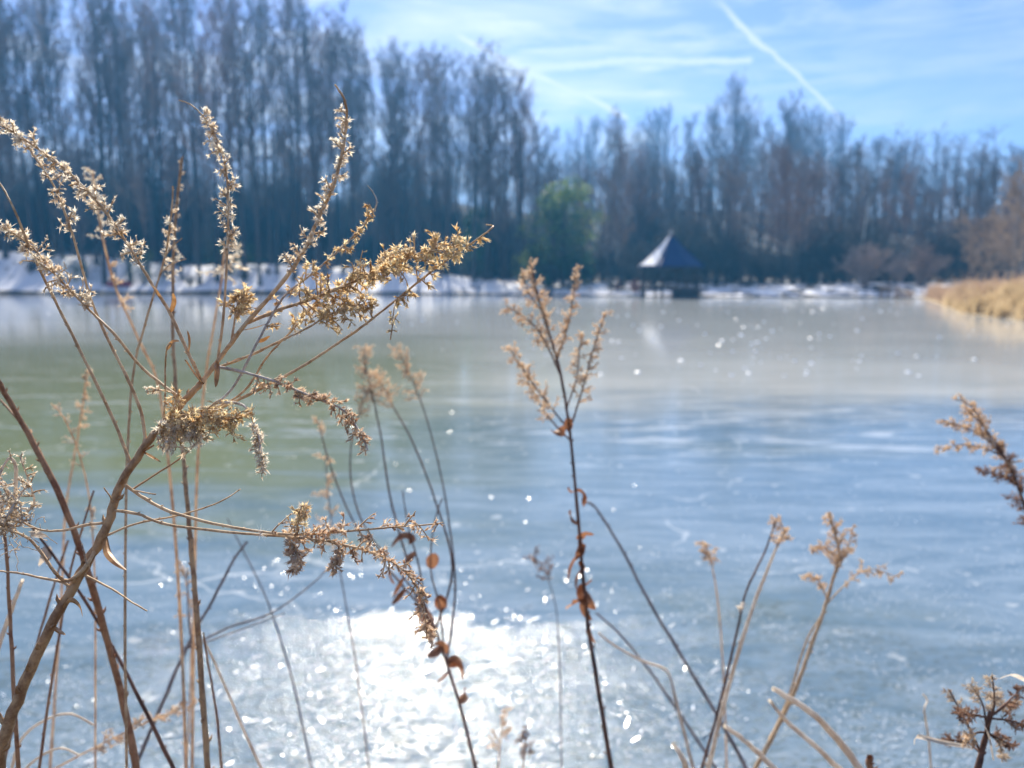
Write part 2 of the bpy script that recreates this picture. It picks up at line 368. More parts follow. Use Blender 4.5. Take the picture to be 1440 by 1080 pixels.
def ice():
    def fn(k):
        geo = k.new('ShaderNodeNewGeometry').outputs['Position']
        sep = k.new('ShaderNodeSeparateXYZ'); k.l.new(geo, sep.inputs[0]); X, Y = sep.outputs[0], sep.outputs[1]
        big = k.noise(k.scale(geo, 0.35, 1, 1), 0.35, 5, 0.6)
        mid = k.noise(k.scale(geo, 0.5, 1.4, 1), 1.3, 5, 0.6)
        edge = k.math('ADD', Y, k.math('MULTIPLY', k.math('SUBTRACT', mid, 0.5), 5.0))
        edge = k.math('ADD', edge, k.math('MULTIPLY', k.math('SUBTRACT', big, 0.5), 7.0))
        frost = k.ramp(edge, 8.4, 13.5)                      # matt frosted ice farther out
        # curved plate edge close to the bank
        pl = k.math('ADD', Y, k.math('MULTIPLY', k.math('POWER', k.math('ABSOLUTE', X), 2.0), 0.05))
        pl = k.math('ADD', pl, k.math('MULTIPLY', k.math('SUBTRACT', k.noise(k.scale(geo, 0.6, 1, 1), 1.6, 5, 0.6), 0.5), 2.2))
        plate = k.ramp(pl, 3.45, 4.35)
        streak = k.noise(k.scale(geo, 0.42, 1.7, 1, R(8)), 1.5, 6, 0.68, 1.4)
        fine = k.noise(geo, 16, 5, 0.65, 0.6); fine2 = k.noise(k.scale(geo, 0.5, 1.6, 1, R(-25)), 26, 4, 0.6, 1.6)
        fine3 = k.noise(k.scale(geo, 1, 1, 1), 70, 3, 0.6)
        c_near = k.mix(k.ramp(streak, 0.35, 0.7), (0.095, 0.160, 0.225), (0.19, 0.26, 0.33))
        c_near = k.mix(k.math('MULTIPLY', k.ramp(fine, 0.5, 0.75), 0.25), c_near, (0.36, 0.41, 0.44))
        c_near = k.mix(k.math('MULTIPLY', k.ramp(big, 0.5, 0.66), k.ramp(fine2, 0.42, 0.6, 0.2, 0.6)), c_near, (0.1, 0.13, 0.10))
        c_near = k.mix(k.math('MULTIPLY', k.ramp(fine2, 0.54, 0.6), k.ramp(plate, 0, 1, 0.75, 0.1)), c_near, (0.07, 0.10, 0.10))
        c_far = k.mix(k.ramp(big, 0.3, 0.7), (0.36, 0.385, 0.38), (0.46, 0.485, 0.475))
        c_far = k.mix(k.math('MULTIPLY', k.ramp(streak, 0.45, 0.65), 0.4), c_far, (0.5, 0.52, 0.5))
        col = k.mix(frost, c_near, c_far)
        # greenish ice on the left, the trees' reflection painted into its colour
        green = k.math('MULTIPLY', k.math('MULTIPLY', k.ramp(X, 1.5, -3.5), k.ramp(edge, 4.5, 7.5)), k.ramp(edge, 14, 32, 1, 0))
        col = k.mix(k.math('MULTIPLY', green, k.ramp(streak, 0.5, 0.68, 0.92, 0.4)), col, (0.15, 0.175, 0.075))
        rid = k.math('MULTIPLY', k.ramp(streak, 0.54, 0.66), k.math('MULTIPLY', k.ramp(edge, 7.0, 9, 0, 1), k.ramp(edge, 9.5, 13, 1, 0)))
        col = k.mix(k.math('MULTIPLY', rid, 0.4), col, (0.7, 0.74, 0.78))
        rough = k.mix(frost, k.ramp(mid, 0.3, 0.7, 0.06, 0.09), (0.09, 0.09, 0.09))
        vn = k.new('ShaderNodeTexVoronoi', feature='DISTANCE_TO_EDGE'); vn.inputs['Scale'].default_value = 0.32
        nn = k.new('ShaderNodeTexNoise'); k.l.new(geo, nn.inputs['Vector']); nn.inputs['Scale'].default_value = 0.9; nn.inputs['Detail'].default_value = 4
        k.l.new(k.vmath('ADD', k.scale(geo, 0.6, 1, 1, R(15)), k.vmath('MULTIPLY', nn.outputs['Color'], (1.1, 1.1, 0))), vn.inputs['Vector'])
        crack = k.math('MULTIPLY', k.ramp(vn.outputs['Distance'], 0.0005, 0.005, 1, 0), k.ramp(k.noise(geo, 0.8, 3), 0.42, 0.6))
        col = k.mix(k.math('MULTIPLY', crack, 0.35), col, (0.72, 0.76, 0.78))
        spots = k.ramp(k.noise(geo, 5.5, 2, 0.5), 0.66, 0.72)
        col = k.mix(k.math('MULTIPLY', spots, 0.35), col, (0.65, 0.68, 0.68))
        rough = k.mix(plate, k.ramp(fine, 0.35, 0.65, 0.07, 0.18), rough)
        b = k.new('ShaderNodeBsdfPrincipled'); k.put(b.inputs['Base Color'], col)
        k.put(b.inputs['Roughness'], rough); b.inputs['IOR'].default_value = 1.31
        k.put(b.inputs['Specular IOR Level'], k.ramp(frost, 0, 1, 0.5, 0.45))
        near = k.ramp(plate, 0, 1, 1.0, 0.0)
        h = k.math('MULTIPLY', fine, k.math('MULTIPLY_ADD', near, 0.23, 0.10)); h = k.math('ADD', h, k.math('MULTIPLY', fine2, k.math('MULTIPLY_ADD', near, 0.75, 0.04)))
        h = k.math('ADD', h, k.math('MULTIPLY', fine3, k.math('MULTIPLY', near, 0.14)))
        h = k.math('ADD', h, k.math('MULTIPLY', streak, k.ramp(frost, 0, 1, 0.45, 0.06)))
        bm = k.new('ShaderNodeBump'); bm.inputs['Distance'].default_value = 0.010
        k.put(bm.inputs['Strength'], k.ramp(Y, 2, 24, 0.9, 0.05, False)); k.l.new(h, bm.inputs['Height']); k.l.new(bm.outputs[0], b.inputs['Normal'])
        return b.outputs[0], None
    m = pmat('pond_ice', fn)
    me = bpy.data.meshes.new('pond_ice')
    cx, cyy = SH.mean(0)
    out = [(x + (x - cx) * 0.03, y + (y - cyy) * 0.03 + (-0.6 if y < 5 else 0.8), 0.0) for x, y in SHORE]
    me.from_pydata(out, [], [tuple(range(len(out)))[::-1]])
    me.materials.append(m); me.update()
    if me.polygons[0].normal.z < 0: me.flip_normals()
    o = bpy.data.objects.new('pond_ice', me); COL.objects.link(o); tag(o, kind='structure')
ice()

# ------------------------------------------------------------------ bare trees
def make_tree(seed, H, start, spread, rt, limbs, up=0.9, dome=1.25, tw=1.0):
    """returns (trunk mesh builder, crown mesh builder) rooted at the origin"""
    r = random.Random(seed); tr, cr = MB(), MB()
    lean = Vector((r.uniform(-.03, .03), r.uniform(-.03, .03), 0)); pts = []; K = 12
    for i in range(K + 1):
        t = i / K
        pts.append(Vector((math.sin(t * 5 + seed) * 0.12, math.cos(t * 4 + seed * 2) * 0.12, 0)) + Vector((lean.x * H * t, lean.y * H * t, H * t - 0.5)))
    rad = [max(rt * (1 - 0.9 * (i / K) ** 0.9), 0.03) * (1.35 if i == 0 else 1) for i in range(K + 1)]
    tr.tube(pts, rad, 8)
    def at(t):
        f = min(max(t, 0), 0.999) * K; i = int(f); return pts[i].lerp(pts[i + 1], f - i)
    for q in range(limbs):
        t = start + (1 - start) * (q + r.random()) / limbs
        rel = (t - start) / (1 - start)
        L = spread * (0.35 + 0.65 * math.sin(math.pi * min(1, (rel * (1 - dome * .35) + 0.22)) ** 0.9)) * r.uniform(0.7, 1.15)
        az = r.uniform(0, 2 * math.pi) + q * 2.4
        el = R(r.uniform(28, 55)) + rel * R(22) * up
        d = Vector((math.cos(az) * math.cos(el), math.sin(az) * math.cos(el), math.sin(el)))
        p = at(t); lp = [p]
        for s_ in range(4):
            d = (d + Vector((0, 0, 0.16 * up)) + rv(r) * 0.14).normalized(); p = p + d * (L / 4); lp.append(p)
        r0 = max(0.035, rt * 0.34 * (1 - rel * 0.6))
        cr.tube(lp, [r0, r0 * .75, r0 * .55, r0 * .38, 0.018], 4)
        for b in range(6):
            f = 0.6 + 3.3 * (b + r.random()) / 6; i = int(min(f, 3.99)); bp = lp[i].lerp(lp[i + 1], f - i)
            bd = ((lp[i + 1] - lp[i]).normalized() + rv(r) * 0.85 + Vector((0, 0, 0.25))).normalized()
            bl = L * r.uniform(0.22, 0.42); q2 = [bp, bp + bd * bl * .5, bp + (bd + Vector((0, 0, .25))).normalized() * bl]
            cr.tube(q2, [r0 * .4, r0 * .28, 0.012], 3)
            for c in range(5):
                g = r.uniform(0.25, 1.0); cp = q2[0].lerp(q2[2], g)
                cdv = (bd + rv(r) * 0.9 + Vector((0, 0, 0.3))).normalized(); cl = bl * r.uniform(0.35, 0.7)
                e1 = cp + cdv * cl
                cr.tube([cp, e1], [0.018 * tw, 0.010 * tw], 3)
                for z_ in range(2):
                    e0 = cp.lerp(e1, r.uniform(.3, .8))
                    cr.tube([e0, e0 + (cdv + rv(r) * 0.8).normalized() * cl * 0.6], [0.015 * tw, 0.009 * tw], 3)
    return tr, cr
def tree_protos(specs, mt, mc):
    res = []
    for s in specs:
        t, c = make_tree(*s[:6], **s[6]); res.append((t.mesh('trunk', mt), c.mesh('crown', mc), s[1]))
    return res
tall = tree_protos([(1, 30, .38, 4.2, .30, 30, {}), (2, 31, .45, 3.6, .26, 26, {}), (3, 29, .34, 4.6, .34, 32, {}), (4, 32, .5, 3.8, .28, 26, {}),
                    (5, 27, .3, 4.0, .25, 30, {}), (6, 30, .42, 5.0, .36, 32, {}), (7, 28, .55, 3.0, .2, 20, {})], M['bark'], M['crown'])
mid_ = tree_protos([(11, 17, .25, 3.6, .2, 26, {}), (12, 19, .3, 4.2, .22, 28, {}), (13, 15, .2, 4.6, .22, 28, {'dome': 0.8}), (14, 18, .35, 3.2, .17, 22, {})], M['bark'], M['crown'])
round_ = tree_protos([(21, 22, .3, 7.0, .34, 40, {'up': 0.55, 'dome': 0.9}), (22, 20, .28, 6.0, .3, 36, {'up': 0.6, 'dome': 0.9})], M['bark'], M['crown'])
pale_t = tree_protos([(31, 20, .45, 3.4, .26, 20, {})], M['bark_pale'], M['crown'])
tan_t = tree_protos([(41, 11, .12, 4.6, .18, 34, {'up': .5, 'dome': .9, 'tw': 2.0}), (42, 9, .1, 4.4, .16, 34, {'up': .5, 'dome': .9, 'tw': 2.0})], M['bark'], M['crown_tan'])

def put_tree(proto, px, d, top_py, label, group, name='bare_tree', rz=None, hscale=None, cat='tree'):
    """stand a tree of that kind d metres off; its real height follows from the wood it belongs to"""
    x, y = (px - 720) / F * d, d
    z = hz(x, y)
    tm, cm, H0 = proto
    if top_py is not None:
        top = (P(px, top_py, 1).z - CAM.z) / P(px, top_py, 1).y * d + CAM.z if False else CAM.z + d * px_dir(px, top_py).z / px_dir(px, top_py).y
        H = max(top - z, 4)
    else: H = hscale
    k = H / (H0 - 0.5)
    e = empty(name, (x, y, z), label, cat, group)
    e.rotation_euler = (0, 0, rnd.uniform(0, 6.28) if rz is None else rz)
    kx = (k * 0.5 + 0.5) * rnd.uniform(.75, 1.15); e.scale = (kx, kx, k)
    for me, nm in ((tm, 'trunk'), (cm, 'crown')):
        o = bpy.data.objects.new(nm, me); COL.objects.link(o); o.parent = e
    return e
def skyline(px):
    xs = [-60, 0, 100, 200, 300, 400, 470, 530, 600, 680, 740, 770, 800]
    ys = [-80, -60, -25, -30, -25, -12, 30, 75, 80, 90, 135, 175, 205]
    return float(np.interp(px, xs, ys))
M['crown_brown'] = bark('russet_twigs', (0.20, 0.12, 0.085), (0.34, 0.21, 0.15), 0.3)
def browned(pr):
    c = pr[1].copy(); c.materials.clear(); c.materials.append(M['crown_brown']); return (pr[0], c, pr[2])
tall_b = [browned(p) for p in tall[:3]]; mid_b = [browned(p) for p in mid_[:2]]
LG = 'tall bare trees of the wood on the left shore'
n = 0
for row, (d0, d1, cnt) in enumerate(((97, 104, 34), (104, 116, 36), (116, 135, 28), (135, 160, 18))):
    for i in range(cnt):
        px = -60 + 830 * (i + rnd.uniform(0.1, 0.9)) / cnt
        d = rnd.uniform(d0, d1) + max(0, (px - 500)) * 0.02
        ty = skyline(px) + rnd.uniform(-8, 60) + (0 if row > 1 else 10)
        pr = rnd.choice(tall) if rnd.random() < 0.8 else rnd.choice(mid_)
        if rnd.random() < .16: pr = rnd.choice(tall_b)
        if px > 735 and d < 100: continue
        if rnd.random() < 0.16: ty += rnd.uniform(60, 160); pr = rnd.choice(mid_)
        put_tree(pr, px, d, ty, 'tall slender bare tree in the dense wood on the left shore', LG)
put_tree(tall[1], 738, 104, 122, 'slim tall bare tree standing alone where the high left wood steps down', None)
put_tree(tall[0], 690, 108, 82, 'tall round headed bare tree near the right end of the high left wood', None)
RG = 'bare trees of the wood behind the pavilion and right shore'
def sky2(px): return float(np.interp(px, [760, 850, 930, 1000, 1100, 1200, 1300, 1380, 1480], [245, 240, 235, 222, 225, 228, 245, 258, 262]))
for row, (d0, d1, cnt) in enumerate(((92, 100, 30), (100, 112, 30), (112, 128, 22))):
    for i in range(cnt):
        px = 770 + 720 * (i + rnd.uniform(0.1, 0.9)) / cnt
        ty = sky2(px) + rnd.uniform(-12, 40); dd = rnd.uniform(d0, d1)
        if (730 < px < 838 and dd < 102) or (890 < px < 965 and dd < 104): continue
        put_tree(rnd.choice(mid_ + tall[4:5] + mid_b), px, dd, ty, 'bare tree in the wood behind the pavilion and right shore', RG)
for i in range(12):
    put_tree(rnd.choice(mid_ + tall[4:5]), 885 + i * 7.5 + rnd.uniform(-3, 3), rnd.uniform(105, 124), sky2(920) + rnd.uniform(-5, 50), 'bare tree in the wood behind the pavilion and right shore', RG)
put_tree(round_[0], 1022, 150, 137, 'tallest bare tree with a rounded fan shaped crown right of the pavilion', None)
put_tree(round_[1], 1098, 152, 158, 'wide crowned bare tree right of the tallest fan shaped tree', None)
put_tree(mid_[1], 858, 96, 190, 'dark narrow bare tree just right of the big evergreen', None)
put_tree(pale_t[0], 1204, 90, 250, 'bare tree with a pale straight trunk behind the snowy right shore', None)
BG = 'bare trees on the hazy ridge beyond the wood'
for i in range(54):
    px = 760 + 740 * (i + rnd.uniform(0.1, 0.9)) / 54
    ty = float(np.interp(px, [760, 850, 1000, 1150, 1250, 1330, 1480], [185, 170, 165, 175, 205, 225, 205])) + rnd.uniform(-6, 18)
    put_tree(rnd.choice(tall + round_), px, rnd.uniform(170, 215), ty, 'pale bare tree on the hazy ridge beyond the wood', BG)

def far_wood():
    """wood farther back that reads as one mass"""
    r = random.Random(99); mb = MB()
    for i in range(620):
        d = r.uniform(150, 330); px = r.uniform(-150, 1600)
        x, y = (px - 720) / F * d, d; z = hz(x, y)
        H = r.uniform(13, 19) if px < 760 else r.uniform(14, 20)
        tp = Vector((x + r.uniform(-1, 1), y, z + H))
        mb.tube([Vector((x, y, z - .3)), Vector((x, y, z + H * .5)), tp], [.22, .15, .03], 4)
        for b in range(26):
            t = r.uniform(.3, 1); p = Vector((x, y, z)).lerp(tp, t)
            az = r.uniform(0, 6.28); dd = Vector((math.cos(az), math.sin(az), r.uniform(.5, 1.3))).normalized()
            L = r.uniform(1.5, 4) * (1.2 - .5 * t); e = p + dd * L
            mb.tube([p, e], [.06, .02], 3)
            for c in range(3):
                q = p.lerp(e, r.uniform(.4, 1)); mb.tube([q, q + (dd + rv(r)).normalized() * L * .5], [.03, .012], 3)
    tag(mb.build('distant_wood', M['crown']), 'hazy mass of bare trees far back on the hillside', 'wood', kind='stuff')
far_wood()

# ------------------------------------------------------------------ brush and shrubs on the far shore
def make_shrub(seed, H, W, stems, dens=1.0):
    r = random.Random(seed); mb = MB()
    for i in range(stems):
        az = r.uniform(0, 6.28); sp = r.uniform(0.1, 1) * W * 0.5
        p = Vector((r.uniform(-.3, .3), r.uniform(-.3, .3), -.1)); hgt = H * r.uniform(.55, 1) * (1 - .35 * (sp / (W * .5)) ** 2)
        e = Vector((math.cos(az) * sp, math.sin(az) * sp, hgt)); m_ = p.lerp(e, .5) + Vector((0, 0, hgt * .12))
        mb.tube([p, m_, e], [.04, .028, .012], 3)
        for b in range(int(14 * dens)):
            t = r.uniform(.25, 1); q = (p.lerp(m_, t * 2) if t < .5 else m_.lerp(e, t * 2 - 1))
            d = ((e - p).normalized() + rv(r) * .9).normalized(); L = H * r.uniform(.12, .26); e2 = q + d * L
            mb.tube([q, e2], [.02, .01], 3)
            for c in range(4):
                q3 = q.lerp(e2, r.uniform(.3, 1)); mb.tube([q3, q3 + (d + rv(r) * .9).normalized() * L * .55], [.014, .007], 3)
    return mb
shr = [make_shrub(50 + i, h, wd, s_).mesh('brush', M['brush']) for i, (h, wd, s_) in enumerate(((4, 4.5, 26), (5, 4.5, 26), (3.2, 4.5, 24), (6.5, 5, 28)))]
shr_p = [make_shrub(60 + i, h, wd, s_).mesh('pale_shrub', M['brush_pale']) for i, (h, wd, s_) in enumerate(((4, 6, 34), (3.6, 4.5, 26)))]
shr_r = make_shrub(70, 1.3, 2.4, 22).mesh('reddish_shrub', M['brush_red'])
def put_shrub(me, px, d, label, group=None, name='bare_shrub', s=1.0, cat='shrub'):
    x = (px - 720) / F * d; o = bpy.data.objects.new(name, me); COL.objects.link(o)
    o.location = (x, d, hz(x, d)); o.rotation_euler = (0, 0, rnd.uniform(0, 6.28)); o.scale = (s * rnd.uniform(.9, 1.2), s * rnd.uniform(.9, 1.2), s * rnd.uniform(.85, 1.15))
    return tag(o, label, cat, group)
for i in range(110):
    px = -50 + 850 * (i + rnd.random()) / 110
    sc_ = rnd.uniform(.9, 2.5)
    put_shrub(rnd.choice(shr), px, (112 if sc_ < 1.3 else 124) + rnd.uniform(0, 18) - (4 if px > 560 else 0), 'dark leafless shrub under the trees of the left wood', 'undergrowth of the left wood', s=sc_)
for i in range(56):
    px = 760 + 640 * (i + rnd.random()) / 56
    put_shrub(rnd.choice(shr), px, rnd.uniform(88, 102) + (4 if px < 900 else 0), 'dark leafless shrub under the trees behind the pavilion and right shore', 'undergrowth of the right wood')
for i in range(8):
    put_shrub(rnd.choice(shr), 885 + i * 11, rnd.uniform(106, 112), 'dark leafless shrub under the trees behind the pavilion and right shore', 'undergrowth of the right wood', s=1.4)
for i in range(16):
    px = rnd.uniform(-20, 720)
    put_shrub(rnd.choice(shr), px, rnd.uniform(98.5, 104), 'small dark leafless shrub poking out of the snow on the left bank', 'small shrubs in the snow of the left bank', s=rnd.uniform(.25, .55))
for i in range(12):
    px = rnd.uniform(820, 1260)
    if 890 < px < 1000: continue
    put_shrub(rnd.choice(shr), px, rnd.uniform(83, 90), 'small dark leafless shrub poking out of the snow on the right bank', 'small shrubs in the snow of the right bank', s=rnd.uniform(.2, .4))
put_shrub(shr_p[0], 1212, 84, 'wide pale bare shrub on the right snowy shore, left of its smaller neighbour')
put_shrub(shr_p[1], 1288, 82, 'pale bare shrub with fanning branches where the snow meets the tan grass', s=1.05)
put_shrub(shr_p[1], 1262, 88, 'greyish bare shrub between and behind the two pale shrubs on the right shore', s=.9)
put_shrub(shr_r, 893, 86, 'low reddish shrub on the shore just left of the pavilion')
put_shrub(shr_r, 868, 88, 'faint reddish brown shrub farther left of the pavilion', s=.8)
put_tree(tan_t[0], 1424, 74, 262, 'large tan twiggy bare tree at the right edge above the tan grass', None, name='twiggy_tree')
put_tree(tan_t[1], 1376, 80, 318, 'smaller tan twiggy tree left of the large one at the right edge', None, name='twiggy_tree')
put_tree(tan_t[1], 1478, 66, 280, 'tan twiggy tree mostly cut off by the right edge', None, name='twiggy_tree')

def leafy(name, px, d, top_py, wpx, mat1, mat2, label, leaves, cat='tree', lobes=9, low=0.12, lw=.16, seed=1):
    """evergreen: trunk and a lumpy crown of small leaf faces"""
    r = random.Random(seed); x = (px - 720) / F * d; z = hz(x, d)
    top = CAM.z + d * px_dir(px, top_py).z / px_dir(px, top_py).y; H = top - z; W = wpx / F * d / 2
    e = empty(name, (x, d, z), label, cat)
    tr = MB(); tr.tube([Vector((0, 0, -.3)), Vector((.1, 0, H * .5)), Vector((0, .1, H * .85))], [max(.08, W * .06), max(.05, W * .04), .02], 7); 
    cent = []
    for i in range(lobes):
        h = low + (0.92 - low) * (i + .5) / lobes; ww = W * math.sin(math.pi * min(.97, (.16 + .84 * (h - low) / (1 - low))) ** 0.9) ** .55
        a = i * 2.4; c = Vector((math.cos(a) * ww * .5, math.sin(a) * ww * .5, H * h)); cent.append((c, max(.35, ww * .62 + H * .04)))
        tr.tube([Vector((0, 0, H * h * .8)), c], [.05, .02], 4)
    tr.build('trunk', M['bark'], e)
    for mat, share, nm, hi in ((mat1, .72, 'foliage', False), (mat2, .28, 'upper_foliage', True)):  # upper leaves; where the second material is lighter it paints a sunlit top
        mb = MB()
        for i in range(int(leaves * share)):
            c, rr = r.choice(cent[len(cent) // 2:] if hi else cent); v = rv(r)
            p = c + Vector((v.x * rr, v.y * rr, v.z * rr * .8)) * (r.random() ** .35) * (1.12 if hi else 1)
            if mnoise.noise(p * .8 + Vector((seed, 0, 0))) < -.08: continue
            u = rv(r); q = u.cross(rv(r)).normalized(); L = lw * r.uniform(.7, 1.5)
            mb.poly([p, p + u * L * .5 + q * L * .28, p + u * L, p + u * L * .5 - q * L * .28])
        mb.build(nm, mat, e, smooth=False)
leafy('evergreen_tree', 790, 93, 250, 104, M['ever'], M['ever_sunlit'], 'broad dark evergreen with sunlit yellow green top on the far shore', 15000, seed=3, lw=.24)
leafy('evergreen_tree', 668, 108, 285, 50, M['ever'], M['ever'], 'dark blue green evergreen half hidden in the wood, left of the sunlit one', 5000, seed=5, lw=.26)
leafy('evergreen_tree', 752, 95, 345, 60, M['ever'], M['ever_sunlit'], 'low spreading evergreen at the left foot of the sunlit evergreen', 4000, seed=9, lw=.22)
leafy('evergreen_shrub', 770, 89, 388, 17, M['ever'], M['ever'], 'small dark evergreen shrub on the snow at the water edge, left of centre', 1200, 'shrub', 5, .05, .12, 6)
leafy('evergreen_shrub', 800, 90, 393, 12, M['ever'], M['ever'], 'smallest dark shrub just right of the water edge evergreen shrub', 700, 'shrub', 4, .05, .12, 7)
leafy('evergreen_shrub', 1272, 78.2, 403, 22, M['ever'], M['ever'], 'black looking low shrub at the water edge where snow gives way to tan grass', 1300, 'shrub', 5, .05, .1, 8)
leafy('evergreen_shrub', 205, 100, 352, 62, M['ever'], M['ever'], 'wide dark evergreen shrub at the top of the left snowy bank', 3000, 'shrub', 6, .05, .16, 11)
leafy('evergreen_shrub', 112, 99.5, 366, 70, M['ever'], M['ever'], 'low dark evergreen shrub on the snowy slope left of the red boat', 2600, 'shrub', 6, .05, .16, 12)
leafy('evergreen_shrub', 330, 103, 345, 90, M['ever'], M['ever'], 'dark evergreen mound behind the snow, right of the red boat', 3600, 'shrub', 7, .05, .18, 13)

# ------------------------------------------------------------------ pavilion over the ice
def pavilion():
    d = 78.0; cx = (940 - 720) / F * d; rz0 = R(-4)
    e = empty('pavilion', (cx, d, 0), 'small octagonal pavilion with steep dark blue roof standing over the ice', 'pavilion')
    def zz(py): return CAM.z + d * px_dir(940, py).z / px_dir(940, py).y
    ez, az, dz = zz(374), zz(331), zz(404)
    Rr = 43.5 / F * d / math.cos(R(22.5)) * 0.98
    def ring(r_, z): return [Vector((math.cos(rz0 + R(22.5 + 45 * i)) * r_, math.sin(rz0 + R(22.5 + 45 * i)) * r_, z)) for i in range(8)]
    rf = MB(); levels = [(Rr, ez), (Rr * .69, ez + (az - ez) * .29), (Rr * .325, ez + (az - ez) * .66), (.1, az)]
    rings = [ring(*l) for l in levels]
    for a, b in zip(rings, rings[1:]):
        for i in range(8): j = (i + 1) % 8; rf.poly([a[i], a[j], b[j], b[i]])
    fa = ring(Rr, ez - .12)
    for i in range(8): j = (i + 1) % 8; rf.poly([fa[i], fa[j], rings[0][j], rings[0][i]])
    rf.poly(ring(Rr * .999, ez - .1)[::-1])
    roof = rf.build('roof', M['roof'], e, smooth=False)
    # seam ridges on the roof
    rb = MB()
    for i in range(8): rb.tube([r_[i] + Vector((0, 0, .02)) for r_ in rings], .04, 4)
    rb.build('ridge', M['roof'], roof)
    # white sheet added to paint the left-hand facet's sunlit brightness
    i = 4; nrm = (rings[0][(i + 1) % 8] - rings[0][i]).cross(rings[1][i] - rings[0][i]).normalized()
    litb = MB()
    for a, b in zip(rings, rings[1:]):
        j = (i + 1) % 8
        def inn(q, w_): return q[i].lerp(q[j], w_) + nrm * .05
        litb.poly([inn(a, .02), inn(a, .74), inn(b, .76), inn(b, .03)])
    litb.build('lit_facet_sheet', M['litroof'], roof, smooth=False)
    fn_ = MB(); fn_.tube([Vector((0, 0, az - .1)), Vector((0, 0, az + .12)), Vector((0, 0, az + .2)), Vector((0, 0, az + .34)), Vector((0, 0, az + .44)), Vector((0, 0, az + .7))], [.12, .10, .2, .2, .06, .015], 10); fn_.build('finial', M['pale_timber'], e)
    Rp = Rr * .86
    for i, v in enumerate(ring(Rp, 0)):
        p = MB(); p.box((v.x, v.y, (dz + ez) / 2), .09, .09, (ez - dz) / 2, rz0); p.build('post', M['timber'], e, smooth=False)
        q = MB(); q.tube([Vector((v.x, v.y, -.5)), Vector((v.x, v.y, dz - .15))], .14, 8); q.build('piling', M['timber'], e)
    dk = MB(); top = ring(Rp * 1.12, dz); bot = ring(Rp * 1.12, dz - .22); dk.poly(top); dk.poly(bot[::-1])
    for i in range(8): j = (i + 1) % 8; dk.poly([bot[i], bot[j], top[j], top[i]])
    dk.box((Rp * .98, 1.2, dz - .1), 1.1, 1.6, .1, rz0)
    dk.build('deck', M['timber'], e, smooth=False)
    pr = ring(Rp, 0)
    for i in range(8):
        if i == 0: continue
        j = (i + 1) % 8; rl = MB()
        for zf in (.95, .16): rl.tube([pr[i] + Vector((0, 0, dz + zf)), pr[j] + Vector((0, 0, dz + zf))], .05, 4)
        for s_ in range(1, 12):
            b = pr[i].lerp(pr[j], s_ / 12); rl.tube([b + Vector((0, 0, dz + .16)), b + Vector((0, 0, dz + .95))], .022, 4)
        rl.build('railing', M['timber'], e, smooth=False)
    br = MB()
    for i in range(8):
        j = (i + 1) % 8; br.tube([pr[i] + Vector((0, 0, ez - .2)), pr[j] + Vector((0, 0, ez - .2))], .1, 4)
    br.build('beam', M['timber'], e, smooth=False)
    # skirt boards closing part of the underside on the right
    sk = MB()
    for i in (5, 6):
        a, b = pr[i], pr[(i + 1) % 8]
        if i == 5: a = a.lerp(b, .45)
        m_ = a.lerp(b, .5); sk.box((m_.x, m_.y, dz * .35), (b - a).length / 2, .04, dz * .42, math.atan2(b.y - a.y, b.x - a.x))
    sk.build('skirt', M['timber'], e, smooth=False)
pavilion()

def red_boat():
    px, d = 172, 98.5; x = (px - 720) / F * d; z = hz(x, d)
    e = empty('rowing_boat', (x, d, z + .05), 'small dark red upturned boat lying on the snowy left bank', 'boat'); e.rotation_euler = (0, 0, .15)
    mb = MB(); N, K = 14, 8; base = 0
    for i in range(N + 1):
        t = i / N * 2 - 1; wd = .62 * (1 - abs(t) ** 2.6) + .02; h = .75 * (1 - .35 * t * t)
        for j in range(K + 1):
            a = math.pi * j / K; mb.v.append(Vector((t * 1.5, math.cos(a) * wd, math.sin(a) ** .8 * h)))
    for i in range(N):
        for j in range(K): a = i * (K + 1) + j; mb.f.append((a, a + 1, a + K + 2, a + K + 1))
    mb.build('hull', M['red_hull'], e)
    kb = MB(); kb.tube([Vector((t * 1.5, 0, .78 * (1 - .35 * t * t))) for t in (-1, -.6, -.2, .2, .6, 1)], .05, 5); kb.build('keel', M['black'], e)
red_boat()

